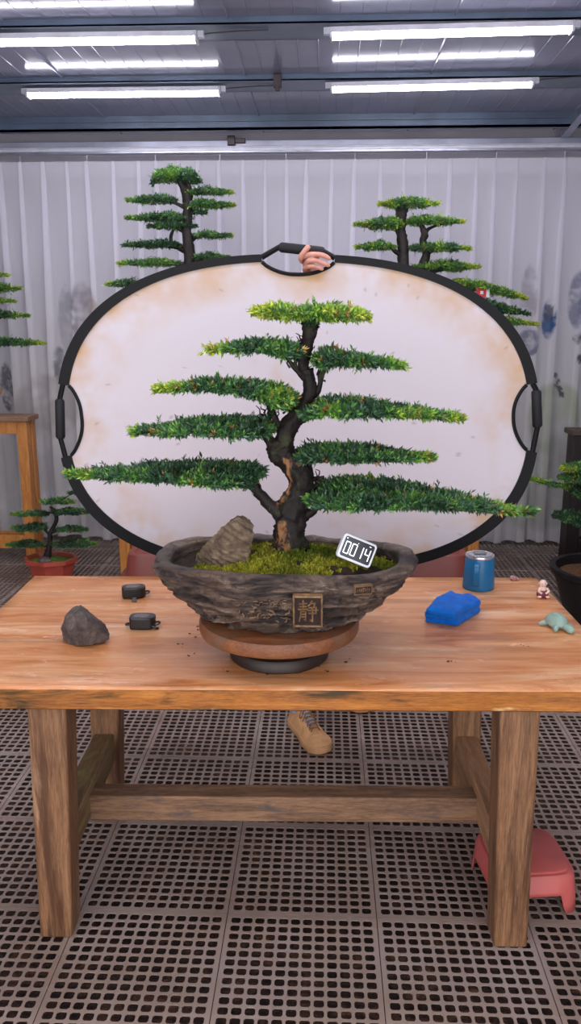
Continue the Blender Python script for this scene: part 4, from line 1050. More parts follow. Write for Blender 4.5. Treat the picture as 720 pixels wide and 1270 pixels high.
for (a, b_, dpt), grip in zip(hand, (((664.5, 484), (666, 530)), ((346, 306.5), (402, 312.5)), ((74, 495), (75, 544)))):
    ks = [(a + i) % NH for i in range(((b_ - a) % NH) + 1)]
    MB().tube([FB[k] - Vector((0, .004, 0)) for k in ks], .0065, 8).build('opening_strap', m_rim, rf)
    P_ = [O_[ks[0]].lerp(I_[ks[0]], .4)] ; g0, g1 = at(*grip[0], Y=RY), at(*grip[1], Y=RY)
    if (g0 - P_[0]).length > (g1 - P_[0]).length: g0, g1 = g1, g0
    P_ += [g0, g1, O_[ks[-1]].lerp(I_[ks[-1]], .4)]
    MB().tube(P_, .010, 8).build('hoop_strap', m_rim, rf)
    MB().tube([g0, g0.lerp(g1, .05), g0.lerp(g1, .95), g1], [.013, .0175, .0175, .013], 14).build('grip', plain('grip_foam', (20, 20, 24), .7, var=.15, nsc=60), rf)

# ------------------------------------------------------------------ person behind the reflector
m_skin = NT('skin'); v = m_skin.coords(); c = m_skin.ramp(m_skin.noise(v, 40, 5), [(.3, (206, 142, 122)), (.7, (226, 166, 146))]); m_skin.bump(m_skin.noise(v, 300, 4), .15, .001); m_skin.fin(c, .5); m_skin.b.inputs['Subsurface Weight'].default_value = .1; m_skin = m_skin.m
def skin_mesh(name, verts, edges, rad, mat, parent, sub=2, root=0, smooth=True):
    me = bpy.data.meshes.new(name); off = world_loc(parent) if parent else Vector()
    me.from_pydata([tuple(Vector(v_) - off) for v_ in verts], edges, []); o = bpy.data.objects.new(name, me); C.objects.link(o)
    if parent: o.parent = parent
    me.materials.append(mat)
    md = o.modifiers.new('skin', 'SKIN'); md.use_smooth_shade = True; md.branch_smoothing = .4
    lay = me.skin_vertices[0] if me.skin_vertices else None
    if lay is None:
        bpy.context.view_layer.objects.active = o
        me.attributes.new('tmp', 'FLOAT', 'POINT')
    for i, r in enumerate(rad): 
        me.skin_vertices[0].data[i].radius = (r, r) if isinstance(r, (int, float)) else r
        me.skin_vertices[0].data[i].use_root = (i == root)
    s_ = o.modifiers.new('sub', 'SUBSURF'); s_.levels = sub; s_.render_levels = sub
    return o
fx0 = at(372, 325, Y=2.97)      # hand at the top opening
sx0 = at(402, 931, Z=0.02)      # toe of the visible shoe
heel = at(357, 888, Z=0.0)
td = Vector((sx0.x - heel.x, sx0.y - heel.y, 0)).normalized()
print('toe', sx0, 'heel', heel)
PXX = .02; PYY = 3.24
ps = empty('person', (PXX, PYY, 0), 'person hidden behind the reflector, fingers gripping its top edge and a tan sneaker below', 'person')
ank = Vector((sx0.x, sx0.y, 0)) - td * .215; ank.z = .09
V_ = [(PXX, PYY, .90), (PXX, PYY + .01, 1.05), (PXX, PYY + .01, 1.22), (PXX, PYY + .01, 1.34), (PXX, PYY, 1.44), (PXX, PYY - .01, 1.52), (PXX, PYY - .01, 1.60),
      (PXX - .09, PYY, .86), (ank.x * .5 + (PXX - .09) * .5, PYY - .03, .47), tuple(ank), 
      (PXX + .09, PYY, .86), (PXX + .12, PYY + .03, .47), (PXX + .13, PYY + .12, .09),
      (PXX - .17, PYY, 1.36), (PXX - .27, PYY + .02, 1.14), (PXX - .12, PYY - .12, 1.04),
      (PXX + .17, PYY, 1.37), (PXX + .20, PYY + .02, 1.55), (fx0.x + .06, 3.06, 1.72), (fx0.x + .035, 3.02, fx0.z - .05)]
E_ = [(0, 1), (1, 2), (2, 3), (3, 4), (4, 5), (5, 6), (0, 7), (7, 8), (8, 9), (0, 10), (10, 11), (11, 12), (3, 13), (13, 14), (14, 15), (3, 16), (16, 17), (17, 18), (18, 19)]
R_ = [(.15, .11), (.13, .10), (.15, .11), (.16, .10), .055, .05, .05, .085, .055, .036, .085, .055, .036, .055, .04, .028, .055, .045, .032, .026]
body = skin_mesh('body', V_, E_, R_, m_skin, ps, 2)
hx = PXX; hy = PYY - .01; hz = 1.645
def headf(d): return 1 - .10 * max(0, -d.z) * abs(d.x) + .04 * max(0, -d.y) * max(0, -d.z)
hm = MB().ball((hx, hy, hz), (.075, .092, .112), 32, 24, headf).ball((hx, hy - .098, hz - .01), (.013, .02, .02), 12, 8).ball((hx - .077, hy, hz), (.010, .02, .03), 10, 8).ball((hx + .077, hy, hz), (.010, .02, .03), 10, 8).tube([(hx - .025, hy - .088, hz - .05), (hx, hy - .094, hz - .052), (hx + .025, hy - .088, hz - .05)], .006, 8)
hm.build('head', m_skin, ps)
m_hair = plain('black_hair', (26, 22, 22), .5, var=.3, nsc=80)
MB().ball((hx, hy + .012, hz + .018), (.082, .094, .106), 32, 20, lambda d: (1 if (d.z > .05 or d.y > .1) else .8)).build('hair', m_hair, ps)
MB().ball((hx - .03, hy - .083, hz + .005), (.012, .008, .007), 12, 8).ball((hx + .03, hy - .083, hz + .005), (.012, .008, .007), 12, 8).build('eye', m_hair, ps)
m_denim = plain('dark_navy_denim', (38, 42, 58), .8, var=.2, nsc=40); m_shirt = plain('grey_shirt_cotton', (90, 92, 98), .85, var=.1, nsc=20)
i_ = [0, 7, 8, 9, 10, 11, 12]; V9 = [V_[k] for k in i_]; V9[3] = tuple(Vector(V_[8]).lerp(Vector(V_[9]), .92)); V9[6] = tuple(Vector(V_[11]).lerp(Vector(V_[12]), .92))
skin_mesh('trousers', V9, [(0, 1), (1, 2), (2, 3), (0, 4), (4, 5), (5, 6)], [(.165, .125), .10, .072, .060, .10, .072, .060], m_denim, ps, 2)
i_ = [0, 1, 2, 3, 4, 13, 14, 16, 17]; V9 = [V_[k] for k in i_]
skin_mesh('shirt', V9, [(0, 1), (1, 2), (2, 3), (3, 4), (3, 5), (5, 6), (3, 7), (7, 8)], [(.165, .125), (.15, .115), (.165, .12), (.17, .11), .06, .07, .055, .07, .055], m_shirt, ps, 2)
# visible hand: palm behind the rim, fingers coming over it through the opening
def finger(pts, r0, r1, nail=None):
    P = [(*at(x, y, Y=yy), 0) for x, y, yy in pts]; S_ = catmull(P, 6); n = len(S_)
    rr_ = []
    for i in range(n):
        q = i / (n - 1); r = r0 + (r1 - r0) * q
        jn = max(abs(math.sin(pi * q * (len(pts) - 1))) ** 1 * -.0006, -.0006)
        if q > .93: r *= sqrt(max(.05, 1 - ((q - .93) / .075) ** 2))
        rr_.append(r * 1.08 + .0007 * cos(2 * pi * q * (len(pts) - 1) / 2))
    return MB().tube([s_[:3] for s_ in S_], rr_, 14)
hd_ = [([(384, 330, 3.00), (378, 322, 2.965), (380, 317, 2.925), (390, 315, 2.918), (401, 317, 2.922), (410, 322, 2.926)], .0088, .0072),
       ([(380, 334, 3.00), (378, 329, 2.965), (382, 324, 2.928), (390, 323, 2.918), (400, 326, 2.922), (409, 330, 2.926)], .0088, .0070),
       ([(380, 338, 3.00), (377, 334, 2.97), (381, 331, 2.938), (388, 330, 2.925), (396, 332, 2.928), (401, 334, 2.93)], .0080, .0064),
       ([(384, 326, 3.01), (375, 324, 2.975), (373, 319, 2.932), (376, 313, 2.918), (381, 307.5, 2.92), (383, 305.5, 2.925)], .0095, .0078),
       ([(390, 322, 3.01), (396, 314, 3.00), (398, 309, 2.985), (396, 307, 2.97)], .009, .0075)]
for pts, r0, r1 in hd_: finger(pts, r0, r1).build('finger' if pts is not hd_[4][0] else 'thumb', m_skin, body)
pa, pb = at(383, 326, Y=3.0), at(392, 345, Y=3.01)
MB().tube([pa + Vector((0, 0, .02)), pa, pa.lerp(pb, .5), pb, Vector((fx0.x + .035, 3.02, fx0.z - .08))], [.012, .034, .036, .03, .026], 18, flat=.5).build('palm', m_skin, body)

# shoes ------------------------------------------------------------
m_tan = plain('tan_suede', (218, 166, 118), .75, var=.06, nsc=30, spec=.2); m_sole = plain('tan_rubber_sole', (212, 160, 112), .6, var=.05); m_lace = plain('speckled_brown_lace', (128, 88, 48), .8, var=.4, nsc=260); m_lining = plain('pale_grey_lining', (170, 172, 186), .8)
def shoe(parent, toe, d, label=None):
    L_ = .295; r = empty('shoe', (0, 0, 0)); r.parent = parent
    heelp = Vector((toe.x, toe.y, 0)) - d * L_
    r.location = heelp - world_loc(parent); r.rotation_euler.z = atan2(d.y, d.x)
    # local: +x towards toe, y left, z up
    def half(q): # half width of sole
        return np.interp(q, [0, .03, .10, .25, .45, .62, .75, .86, .94, .98, 1], [.013, .029, .038, .040, .041, .050, .055, .052, .041, .026, .008])
    qs = [0, .01, .03, .06, .1, .16, .23, .3, .38, .46, .54, .62, .69, .76, .82, .88, .92, .955, .98, 1]
    so_ = MB(); n = 0; vs = []
    path = [(q * L_, half(q)) for q in qs] ; outline = [(x, w) for x, w in path] + [(x, -w) for x, w in path[::-1]]
    outline = outline[::-1]
    m = len(outline)
    for s_, z in ((.95, 0), (1.02, .005), (1.03, .022), (1.0, .030), (.9, .031)):
        vs += [(L_ / 2 + (x - L_ / 2) * (1 + (s_ - 1) * .5), y * s_, z + .010 * max(0, (x / L_ - .75)) ** 2 * 8) for x, y in outline]
    so_.add(vs, [(i * m + k, i * m + (k + 1) % m, (i + 1) * m + (k + 1) % m, (i + 1) * m + k) for i in range(4) for k in range(m)] + [tuple(reversed(range(m))), tuple(4 * m + k for k in range(m))])
    so_.build('sole', m_sole, r, local=True)
    up = MB(); nv = 20
    Q = [0, .02, .06, .12, .2, .3, .4, .5, .6, .7, .78, .85, .91, .96, .99, 1]
    Hh = [.075, .098, .108, .104, .098, .098, .104, .094, .078, .064, .056, .052, .048, .042, .034, .028]
    vs = []
    for q, h in zip(Q, Hh):
        w = half(q) * .98 + (.004 if q in (0, 1) else 0)
        for k in range(nv + 1):
            a = pi * k / nv; sh = abs(sin(a)) ** .75
            ww = w * (cos(a) if abs(cos(a)) < .2 else (abs(cos(a)) ** .8) * (1 if cos(a) > 0 else -1))
            narrow = 1 - .45 * sh * (1 - min(1, max(0, (q - .55) / .3)))
            vs.append((q * L_, ww * narrow, .026 + (h - .026) * sh))
    up.add(vs, [(i * (nv + 1) + k, (i + 1) * (nv + 1) + k, (i + 1) * (nv + 1) + k + 1, i * (nv + 1) + k + 1) for i in range(len(Q) - 1) for k in range(nv)])
    up.build('upper', m_tan, r, local=True, angle=80)
    # overlays: toe cap seam, side swoosh-like stroke, eyestay
    ov = MB()
    def surf(q, a, off=.0012):
        w = half(q) * .98; h = float(np.interp(q, Q, Hh)); sh = abs(sin(a)) ** .75
        ww = w * ((abs(cos(a)) ** .8) * (1 if cos(a) > 0 else -1)); narrow = 1 - .45 * sh * (1 - min(1, max(0, (q - .55) / .3)))
        p_ = Vector((q * L_, ww * narrow, .026 + (h - .026) * sh)); return p_ + Vector((0, cos(a), sin(a))) * off
    ov.tube([surf(.86 - .10 * sin(a), a) for a in [pi * k / 16 for k in range(17)]], .0014, 6)
    for sgn in (0, 1):
        f_ = (lambda a: a if not sgn else pi - a)
        ov.tube([surf(.78 - .45 * k / 12, f_(.95 + .1 * k / 12)) for k in range(13)], .0014, 6)
        ov.tube([surf(.62 - .5 * q_, f_(.30 + 1.0 * (q_ - .25) ** 2 + .3 * q_)) for q_ in [k / 14 for k in range(15)]], [.001 + .003 * sin(pi * k / 14) for k in range(15)], 6)
        ov.tube([surf(.62, f_(.3)), surf(.66, f_(.42)), surf(.60, f_(.55)), surf(.50, f_(.48))], .0014, 6)
        ov.tube([surf(.30 - .28 * k / 8, f_(.55 - .2 * k / 8)) for k in range(9)], .0014, 6)
    ov.build('stitched_overlay', m_tan, r, local=True)
    tg = MB(); tg.grid(10, 9, lambda u, v_: (.40 * L_ + .24 * L_ * (1 - u) - .04 * u, (v_ - .5) * .040, .135 - .050 * (1 - u) - .008 * (2 * v_ - 1) ** 2 - .012 * (1 - u)))
    tg.build('tongue', m_lining, r, local=True, solid=.005)
    lc = MB()
    for i in range(6):
        q = .40 + .055 * i; h = float(np.interp(q, Q, Hh)) + .004
        w = .020
        lc.tube([(q * L_, -w, h - .008), (q * L_ + .006, -w * .4, h + .002), (q * L_ + .010, w * .5, h + .002), (q * L_ + .016, w, h - .009)], .0026, 7)
        lc.tube([(q * L_, w, h - .008), (q * L_ + .006, w * .4, h + .003), (q * L_ + .010, -w * .5, h + .003), (q * L_ + .016, -w, h - .009)], .0026, 7)
    q = .42 * L_
    for s_ in (-1, 1):
        lc.tube(catmull([(q, 0, .108), (q + .006, s_ * .018, .118), (q + .020, s_ * .036, .104), (q + .016, s_ * .03, .088), (q + .002, s_ * .006, .106)], 5), .0022, 6)
        lc.tube(catmull([(q, 0, .108), (q + .02, s_ * .012, .100), (q + .035, s_ * .03, .082)], 5), .0022, 6)
    lc.build('laces', m_lace, r, local=True)
    MB().tube([(.045, 0, .075), (.052, 0, .11), (.056, 0, .16)], [.034, .036, .034], 20).build('sock', m_lining, r, local=True)
    return r
shoe(ps, Vector((sx0.x, sx0.y - .0, 0)), td)
ank2 = Vector(V_[12]); shoe(ps, Vector((ank2.x + .02, ank2.y - .215, 0)), Vector((.08, -1, 0)).normalized())

# ------------------------------------------------------------------ pink step stool under the table
m_pink = plain('faded_pink_plastic', (196, 96, 90), .4, var=.05, nsc=5); 
sc = at(648, 1076, Z=.06); st_ = empty('step_stool', (sc.x, sc.y, 0), 'low faded pink plastic step stool behind the right table leg', 'stool', rz=radians(7))
mb = MB(); w_, d_, h_ = .116, .115, .125
vs = []; seg_ = []
R0 = rrect(1, 1, .30, 6); m = len(R0)
lv = [(1.10, 1.12, 0.0), (1.08, 1.10, .04), (1.05, 1.06, .08), (1.02, 1.02, .105), (.97, .96, .113), (.90, .885, .114), (.895, .88, .119), (.87, .85, .121)]
for sx, sy, z in lv: vs += [(x * w_ * sx, y * d_ * sy, z) for x, y in R0]
vs.append((0, 0, .1215))
fs = []
def gap(x, y): return (abs(x) < .55 and abs(y) > .8) or (abs(y) < .5 and abs(x) > .8)
for i in range(len(lv) - 1):
    for k in range(m):
        fs.append((i * m + k, i * m + (k + 1) % m, (i + 1) * m + (k + 1) % m, (i + 1) * m + k))
fs += [((len(lv) - 1) * m + k, (len(lv) - 1) * m + (k + 1) % m, len(vs) - 1) for k in range(m)]
# arch the lower edge between the feet: lift and split long sides
mb2 = MB(); NP = 96
def per(t_):  # rounded rectangle by angle
    a = 2 * pi * t_; c_, s_ = cos(a), sin(a); n_ = 5.0; r_ = (abs(c_) ** n_ + abs(s_) ** n_) ** (-1 / n_); return c_ * r_, s_ * r_
vs = []
for j, (sx, sy, z) in enumerate(lv):
    for k in range(NP):
        x, y = per(k / NP); zz = z
        if j < 3:
            e_ = max(abs(x), abs(y)); o_ = min(abs(x), abs(y)); f_ = max(0, min(1, (.62 - o_) / .12)); f_ = f_ * f_ * (3 - 2 * f_); lift = .062 * f_
            zz = max(z, lift + z * .25) if j < 2 else max(z, lift + .012)
        vs.append((x * w_ * sx, y * d_ * sy, zz))
vs.append((0, 0, .1215)); n = len(lv)
mb2.add(vs, [(i * NP + k, i * NP + (k + 1) % NP, (i + 1) * NP + (k + 1) % NP, (i + 1) * NP + k) for i in range(n - 1) for k in range(NP)] + [((n - 1) * NP + k, (n - 1) * NP + (k + 1) % NP, len(vs) - 1) for k in range(NP)])
o = mb2.build('body', m_pink, st_, local=True, angle=60); md = o.modifiers.new('s', 'SOLIDIFY'); md.thickness = .004; md.offset = -1

# ------------------------------------------------------------------ red-brown plastic stools behind the table
m_redst = plain('red_brown_plastic', (134, 62, 52), .4, var=.06, nsc=5)
def stool(px_c, y, label, w=.155):
    c0 = at(px_c, 690, Y=y); zt = at(px_c, 689, Y=y - w).z
    r = empty('plastic_stool', (c0.x, y, 0), label, 'stool', 'red-brown stools behind the table')
    vs = []; lv = [(1.28, 0), (1.16, zt * .45), (1.06, zt * .80), (1.02, zt * .93), (.97, zt - .004), (.93, zt)]
    NPs = 96
    for j, (s_, z) in enumerate(lv):
        for k in range(NPs):
            x, y_ = per(k / NPs); zz = z; o_ = min(abs(x), abs(y_))
            if j < 3:
                f_ = max(0, min(1, (.60 - o_) / .10)); f_ = f_ * f_ * (3 - 2 * f_); zz = max(z, zt * (.80 - .02 * (2 - j)) * f_)
            vs.append((x * w * s_, y_ * w * s_, zz))
    mb = MB(); n = len(lv); vs.append((0, 0, zt - .002))
    mb.add(vs, [(i * NPs + k, i * NPs + (k + 1) % NPs, (i + 1) * NPs + (k + 1) % NPs, (i + 1) * NPs + k) for i in range(n - 1) for k in range(NPs)] + [((n - 1) * NPs + k, (n - 1) * NPs + (k + 1) % NPs, n * NPs) for k in range(NPs)])
    o = mb.build('body', m_redst, r, local=True, angle=60); md = o.modifiers.new('s', 'SOLIDIFY'); md.thickness = .004; md.offset = -1
    g = MB(); rr2 = rrect(w * .75, w * .75, .03)
    g.tube([(x, y_, zt - .001) for x, y_ in rr2 + rr2[:1]], .004, 6); g.build('seat_ridge', m_redst, r, local=True)
    return r
stool(201, 3.9, 'red-brown plastic stool behind the table, left of the pot')
stool(536, 3.9, 'red-brown plastic stool behind the table, right of the pot near the mug')

# ------------------------------------------------------------------ wooden stands at the back
m_stand = wood('orange_varnished_pine', [(140, 74, 22), (186, 110, 42), (208, 136, 60), (222, 160, 88)], (12, 12, 1.6), .35, patch=(118, 62, 24), pfac=(.62, .72), psc=(6, 6, 2))
m_standtop = wood('stand_top_board', [(96, 66, 48), (130, 92, 66), (150, 112, 82), (164, 130, 100)], (2, 12, 12), .5)
m_dark = wood('dark_brown_stand_wood', [(14, 9, 9), (26, 16, 14), (38, 22, 19), (48, 29, 24)], (12, 12, 2), .4); m_darktop = wood('dark_stand_top', [(52, 40, 32), (76, 58, 44), (94, 74, 56), (104, 84, 66)], (2, 12, 12), .5)
def stand(x0, x1, y0, y1, zt, label, ml, mt, lw=.070, over=.02):
    r = empty('plant_stand', ((x0 + x1) / 2, (y0 + y1) / 2, 0), label, 'plant stand')
    MB().box((x0 - over, y0 - over, zt - .035), (x1 + over, y1 + over, zt)).build('top', mt, r, bevel=.005)
    for x in (x0, x1 - lw):
        for y in (y0, y1 - lw):
            MB().box((x, y, 0), (x + lw, y + lw, zt - .035)).build('leg', ml, r, bevel=.005)
    for y in (y0 + .01, y1 - .05):
        MB().box((x0 + lw, y, zt - .12), (x1 - lw, y + .03, zt - .035)).build('apron', ml, r, bevel=.003)
        MB().box((x0 + lw, y, .10), (x1 - lw, y + .035, .19)).build('stretcher', ml, r, bevel=.003)
    for x in (x0 + .015, x1 - .05):
        MB().box((x, y0 + lw, .10), (x + .035, y1 - lw, .19)).build('side_rail', ml, r, bevel=.003)
        MB().box((x, y0 + lw, zt - .12), (x + .03, y1 - lw, zt - .035)).build('side_apron', ml, r, bevel=.003)
    return r
xr = at(38, 600, Y=5.3).x; zt1 = at(40, 517, Y=5.28).z
stand(xr - .72, xr, 5.30, 5.47, zt1, 'orange wooden plant stand at the left edge by the curtain', m_stand, m_standtop)
xa = at(149, 690, Y=4.9).x; xb = at(312, 690, Y=4.9).x
stand(xa, xb, 4.88, 5.32, .98, 'orange wooden plant stand mostly hidden behind the left of the reflector', m_stand, m_standtop, lw=.07)
xc = at(592, 690, Y=4.9).x; xd = at(430, 690, Y=4.9).x
stand(xd, xc, 4.88, 5.32, .98, 'orange wooden plant stand mostly hidden behind the right of the reflector', m_stand, m_standtop, lw=.07)
xe = at(707, 600, Y=5.35).x; zt2 = at(705, 534, Y=5.33).z
stand(xe, xe + .62, 5.35, 5.50, zt2, 'dark brown plant stand at the right edge', m_dark, m_darktop, lw=.085)

# ------------------------------------------------------------------ other bonsai
m_terra = plain('red_glazed_clay', (176, 74, 58), .35, var=.10, nsc=8); m_tanpot = plain('tan_clay', (184, 140, 92), .5, var=.1); m_blackpot = plain('black_brown_clay', (30, 25, 26), .4, var=.2); m_moss2 = plain('moss_surface', (96, 120, 44), .9, var=.35, nsc=60, bmp=1); m_soil2 = plain('brown_bark_chips', (96, 66, 42), .9, var=.5, nsc=70, bmp=1)
def bonsai(base, Y0, label, trunk, limbs, pads, potprof, potmat, seg=48, dens=.9, leaf=.017, sx=1, sy=1, surf=m_moss2, fn=None, potc=None, rr=None):
    r = empty('potted_bonsai', base, label, 'bonsai')
    mb = MB().lathe(potprof, seg, tuple(base), sx, sy, fn); mb.build('pot', potmat, r, angle=30, smooth=(seg > 10))
    rt, zt = potprof[-1]; 
    so2 = MB(); so2.grid(24, 8, lambda u, v_: (base[0] + sx * rt * (.99 * (1 - v_)) * cos(2 * pi * u), base[1] + sy * rt * (.99 * (1 - v_)) * sin(2 * pi * u), base[2] + zt + .012 + .02 * v_ + .008 * mn.noise(Vector((u * 9, v_ * 5, base[0])))), closeu=True)
    so2.build('soil', surf, r)
    mb = MB()
    for t_ in trunk: limb(mb, t_, Y0, 12, .18, sub=5)
    mb.build('trunk', m_barkfar, r, sharp=0)
    if limbs:
        for l_ in limbs: limb(MB(), l_, Y0, 8, .15, sub=4).build('branch', m_barkfar, r)
    for kw, dp, st in pads: foliage(r, st, Y0, dp, dens, leaf, per=6, **kw)
    return r
def lens(x0, x1, y0, y1, bx=.5):   # quick pad outline
    xm = x0 + (x1 - x0) * bx; ym = (y0 + y1) / 2
    return [(x0, ym, ym + 3), (x0 + (xm - x0) * .5, y0 + (ym - y0) * .35, y1), (xm, y0, y1), (x1 - (x1 - xm) * .5, y0 + (ym - y0) * .35, y1), (x1, ym, ym + 3)]
BYt = 5.1
shallow = [(.0, 0), (.16, 0), (.19, .02), (.22, .10), (.225, .13), (.21, .13), (.20, .11)]
pb1 = at(232, 520, Y=BYt); b1 = (pb1.x, BYt, .98)
bonsai(b1, BYt, 'tall tiered bonsai rising behind the left of the reflector', 
    [[(232, 470, 14), (230, 420, 13), (232, 370, 13), (235, 330, 13), (234, 305, 13), (231, 285, 12), (232, 268, 12), (233, 252, 12), (230, 240, 10), (226, 230, 8), (220, 220, 6), (218, 214, 4)], [(232, 255, 8), (236, 240, 6), (232, 226, 5), (225, 216, 4)]],
    [[(226, 226, 5), (230, 237, 4), (260, 239, 2)], [(230, 258, 5), (210, 250, 3), (180, 249, 2)], [(232, 262, 5), (245, 254, 4), (275, 254, 2)], [(230, 280, 5), (210, 270, 4), (175, 270, 2)], [(232, 290, 5), (215, 280, 4)], [(234, 300, 5), (250, 291, 4), (275, 292, 2)],
     [(234, 314, 6), (214, 305, 5), (180, 303, 2)], [(214, 308, 4), (212, 295, 4), (215, 284, 3)], [(236, 328, 6), (210, 327, 5), (170, 327, 2)], [(236, 325, 6), (260, 318, 3)], [(230, 365, 8), (190, 352, 5), (150, 353, 2)]],
    [(dict(yel=.18), .10, [(186, 222, 232), (194, 210, 229), (212, 207, 226), (232, 207, 228), (244, 212, 230), (251, 219, 229)]), (dict(yel=.22, tip='r'), .09, lens(228, 291, 231, 243, .4)), (dict(yel=.14, tip='l'), .09, lens(154, 222, 240, 254, .7)),
     (dict(yel=.25, tip='r'), .09, lens(228, 294, 246, 260, .3)), (dict(yel=.10, tip='l'), .11, lens(153, 240, 262, 276, .7)), (dict(yel=.1), .06, lens(235, 258, 258, 267)), (dict(yel=.18), .09, lens(180, 247, 273, 286, .5)), (dict(yel=.2, tip='r'), .08, lens(236, 291, 285, 297, .3)),
     (dict(yel=.0, tip='l'), .10, lens(149, 228, 296, 309, .7)), (dict(yel=.24, tip='l'), .12, lens(144, 226, 319, 332, .7)), (dict(yel=.2), .08, lens(232, 288, 312, 324, .4)), (dict(yel=.2, tip='l'), .08, lens(128, 180, 345, 358, .7)), (dict(yel=.05), .12, lens(190, 300, 345, 362, .5))],
    shallow, m_tanpot)
pb2 = at(505, 520, Y=BYt); b2 = (pb2.x, BYt, .98)
bonsai(b2, BYt, 'tiered bonsai with double stem rising behind the right of the reflector',
    [[(505, 470, 15), (506, 420, 14), (504, 380, 14), (502, 350, 13), (500, 325, 12), (499, 300, 12), (497, 285, 10), (498, 272, 11), (498, 262, 14), (499, 255, 16)], [(506, 385, 12), (518, 350, 11), (526, 325, 11), (528, 312, 9), (524, 300, 8), (526, 290, 8), (522, 280, 6), (518, 274, 5)]],
    [[(498, 300, 6), (492, 286, 5), (486, 279, 4), (460, 279, 2)], [(526, 296, 5), (531, 284, 4), (550, 277, 2)], [(500, 318, 6), (490, 312, 5), (480, 305, 3), (455, 304, 2)], [(528, 314, 6), (545, 308, 4), (575, 308, 2)], [(524, 340, 6), (555, 333, 4), (590, 332, 2)], [(515, 380, 8), (560, 365, 6), (610, 356, 4), (645, 368, 2)], [(515, 395, 8), (580, 385, 5), (640, 384, 2)], [(515, 410, 8), (580, 400, 5), (650, 399, 2)]],
    [(dict(yel=.35, tip='lr'), .10, lens(467, 546, 243, 260, .45)), (dict(yel=.38, tip='l'), .09, lens(436, 505, 268, 286, .75)), (dict(yel=.38, tip='r'), .09, lens(496, 578, 266, 281, .35)), (dict(yel=.28, tip='l'), .09, lens(437, 493, 298, 312, .6)), (dict(yel=.30, tip='r'), .10, lens(500, 586, 299, 314, .4)),
     (dict(yel=.28, tip='r'), .10, lens(510, 598, 321, 338, .4)), (dict(yel=.48, tip='r'), .12, [(560, 344, 356), (585, 346, 362), (610, 352, 366), (635, 360, 371), (657, 369, 373)]), (dict(yel=.05), .11, [(560, 364, 380), (600, 370, 388), (630, 378, 391), (659, 388, 392)]), (dict(yel=.60, tip='r'), .10, [(570, 385, 396), (615, 391, 403), (640, 394, 405), (669, 401, 404)])],
    shallow, m_tanpot)
# left edge tree on the left stand
pb3 = at(-15, 510, Y=5.45); b3 = (pb3.x, 5.385, zt1); tx3 = -22
bonsai(b3, 5.385, 'partly visible tiered bonsai at the left edge on the orange stand',
    [[(-15, 482, 12), (-20, 450, 10), (-22, 410, 9), (-22, 370, 8), (-22, 335, 6)]], [[(-22, 430, 5), (0, 425, 3), (40, 425, 2)], [(-22, 400, 5), (10, 391, 2)], [(-22, 365, 5), (10, 357, 2)]],
    [(dict(yel=.3, tip='r'), .08, lens(-60, 13, 334, 345, .5)), (dict(yel=.22, tip='r'), .09, lens(-70, 29, 349, 364, .6)), (dict(yel=.2, tip='r'), .08, lens(-60, 22, 368, 377, .6)), (dict(yel=.2, tip='r'), .10, lens(-60, 39, 384, 396, .6)), (dict(yel=.18, tip='r'), .10, lens(-60, 58, 417, 431, .6))],
    [(.0, 0), (.085, 0), (.09, .01), (.115, .14), (.128, .15), (.130, .17), (.118, .17), (.112, .14)], m_tanpot)
# small bonsai in red octagonal pot
p4 = at(64, 708, Y=4.85); 
zoct = at(64, 691, Y=4.85).z; rO = (at(96, 690, Y=4.85).x - at(32, 690, Y=4.85).x) / 2
bonsai((p4.x, 4.85, 0), 4.85, 'small bonsai in a red octagonal clay pot on the floor at left',
    [[(58, 694, 12), (60, 684, 8), (62, 672, 6), (62, 662, 6), (67, 652, 5), (70, 644, 5), (67, 634, 5), (62, 628, 3)]], [[(62, 664, 4), (52, 655, 3), (35, 653, 2)], [(63, 660, 4), (80, 656, 3), (100, 657, 1)], [(68, 640, 3), (90, 634, 2)], [(66, 636, 3), (45, 635, 2), (25, 637, 1)], [(62, 675, 4), (85, 672, 3), (105, 674, 1)], [(61, 678, 4), (35, 673, 3), (15, 676, 1)], [(72, 622, 2), (92, 611, 1)]],
    [(dict(yel=.18, tip='r'), .09, lens(48, 94, 614, 628, .5)), (dict(yel=.08, tip='l'), .09, lens(12, 62, 630, 643, .7)), (dict(yel=.05, tip='r'), .09, lens(62, 116, 627, 641, .35)), (dict(yel=.02, tip='l'), .10, lens(13, 60, 643, 663, .65)), (dict(yel=.10), .09, lens(66, 111, 649, 662, .4)), (dict(yel=.08, tip='r'), .10, lens(62, 122, 664, 682, .5)), (dict(yel=.05, tip='l'), .10, lens(6, 58, 666, 682, .5)), (dict(yel=.15), .02, lens(83, 99, 608, 613))],
    [(.0, 0), (rO * .66, 0), (rO * .70, .01), (rO * .93, zoct * .82), (rO * 1.06, zoct * .86), (rO * 1.06, zoct), (rO * .92, zoct), (rO * .88, zoct * .8)], m_terra, seg=8, dens=1.0, leaf=.015, sy=.8)
mb = MB().ball((at(55, 687, Y=4.75).x, 4.75, zoct + .005), (.042, .03, .025), 20, 14, lambda d: 1 + .15 * mn.noise(d * 2.5))
tag(mb.build('rock', m_rock1), 'small rounded grey rock beside the stem in the red octagonal pot', 'rock')
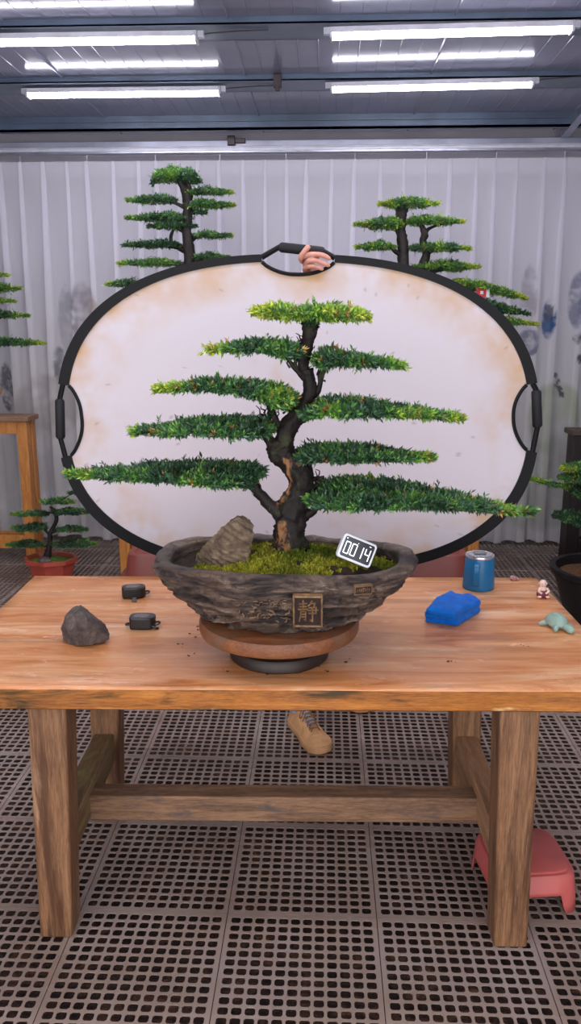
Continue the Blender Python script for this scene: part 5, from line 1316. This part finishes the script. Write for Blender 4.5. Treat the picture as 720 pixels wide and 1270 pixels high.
# right tree in the wide dark pot
YR = 4.35; xR = at(684, 703, Y=YR).x; zR = at(700, 703, Y=YR).z; RR = .30
bonsai((xR + RR, YR, 0), YR, 'low dense bonsai in a wide dark round pot at the right edge',
    [[(740, 715, 22), (742, 690, 18), (738, 660, 15), (744, 630, 13), (738, 600, 11), (735, 585, 8)]], [[(740, 632, 6), (715, 608, 4), (690, 600, 3), (655, 594, 2)], [(738, 660, 6), (715, 645, 4), (695, 640, 2)], [(738, 612, 6), (715, 602, 3)]],
    [(dict(yel=.35, tip='l'), .10, [(693, 578, 584), (700, 573, 588), (720, 571, 590), (760, 571, 590), (780, 580, 586)]), (dict(yel=.12), .12, [(692, 588, 598), (702, 584, 602), (725, 584, 606), (770, 586, 604)]), (dict(yel=.42), .05, [(650, 589, 597), (662, 590, 600), (680, 595, 604), (700, 600, 608), (715, 602, 611)]), (dict(yel=.08), .10, [(703, 600, 614), (715, 600, 622), (740, 602, 624), (770, 606, 618)]), (dict(yel=.0, tip=None), .15, [(683, 638, 643), (692, 631, 650), (705, 628, 656), (725, 630, 664), (760, 632, 664), (790, 642, 655)])],
    [(.0, 0), (RR * .62, 0), (RR * .68, .01), (RR * .93, zR * .86), (RR * 1.0, zR * .9), (RR * 1.01, zR), (RR * .90, zR), (RR * .86, zR * .80)], m_blackpot, dens=1.1, leaf=.014, surf=m_soil2)
# red and white tag hanging from the right rear tree
p = at(598, 364, Y=5.02); tgr = empty('plant_tag', p, 'small red and white tag hanging in the right rear tree', 'tag')
MB().box((-.038, -.002, -.022), (.022, .002, .028)).build('red_card', plain('red_card', (206, 42, 46), .5), tgr, local=True, bevel=.001)
MB().box((.022, -.0025, -.022), (.040, .0025, .028)).build('white_edge', m_wplast, tgr, local=True, bevel=.001)
MB().box((-.014, -.004, -.004), (.004, -.002, .014)).build('white_mark', m_wplast, tgr, local=True)
MB().tube([(0, 0, .028), (.006, .01, .05), (.0, .02, .075)], .0012, 5).build('string', m_wplast, tgr, local=True)

# ------------------------------------------------------------------ world and daylight
w = bpy.data.worlds.new('world'); S.world = w; w.use_nodes = True
bg = w.node_tree.nodes['Background']; bg.inputs[0].default_value = (.96, .96, 1.0, 1); bg.inputs[1].default_value = 1.15
S.view_settings.exposure = 1.42
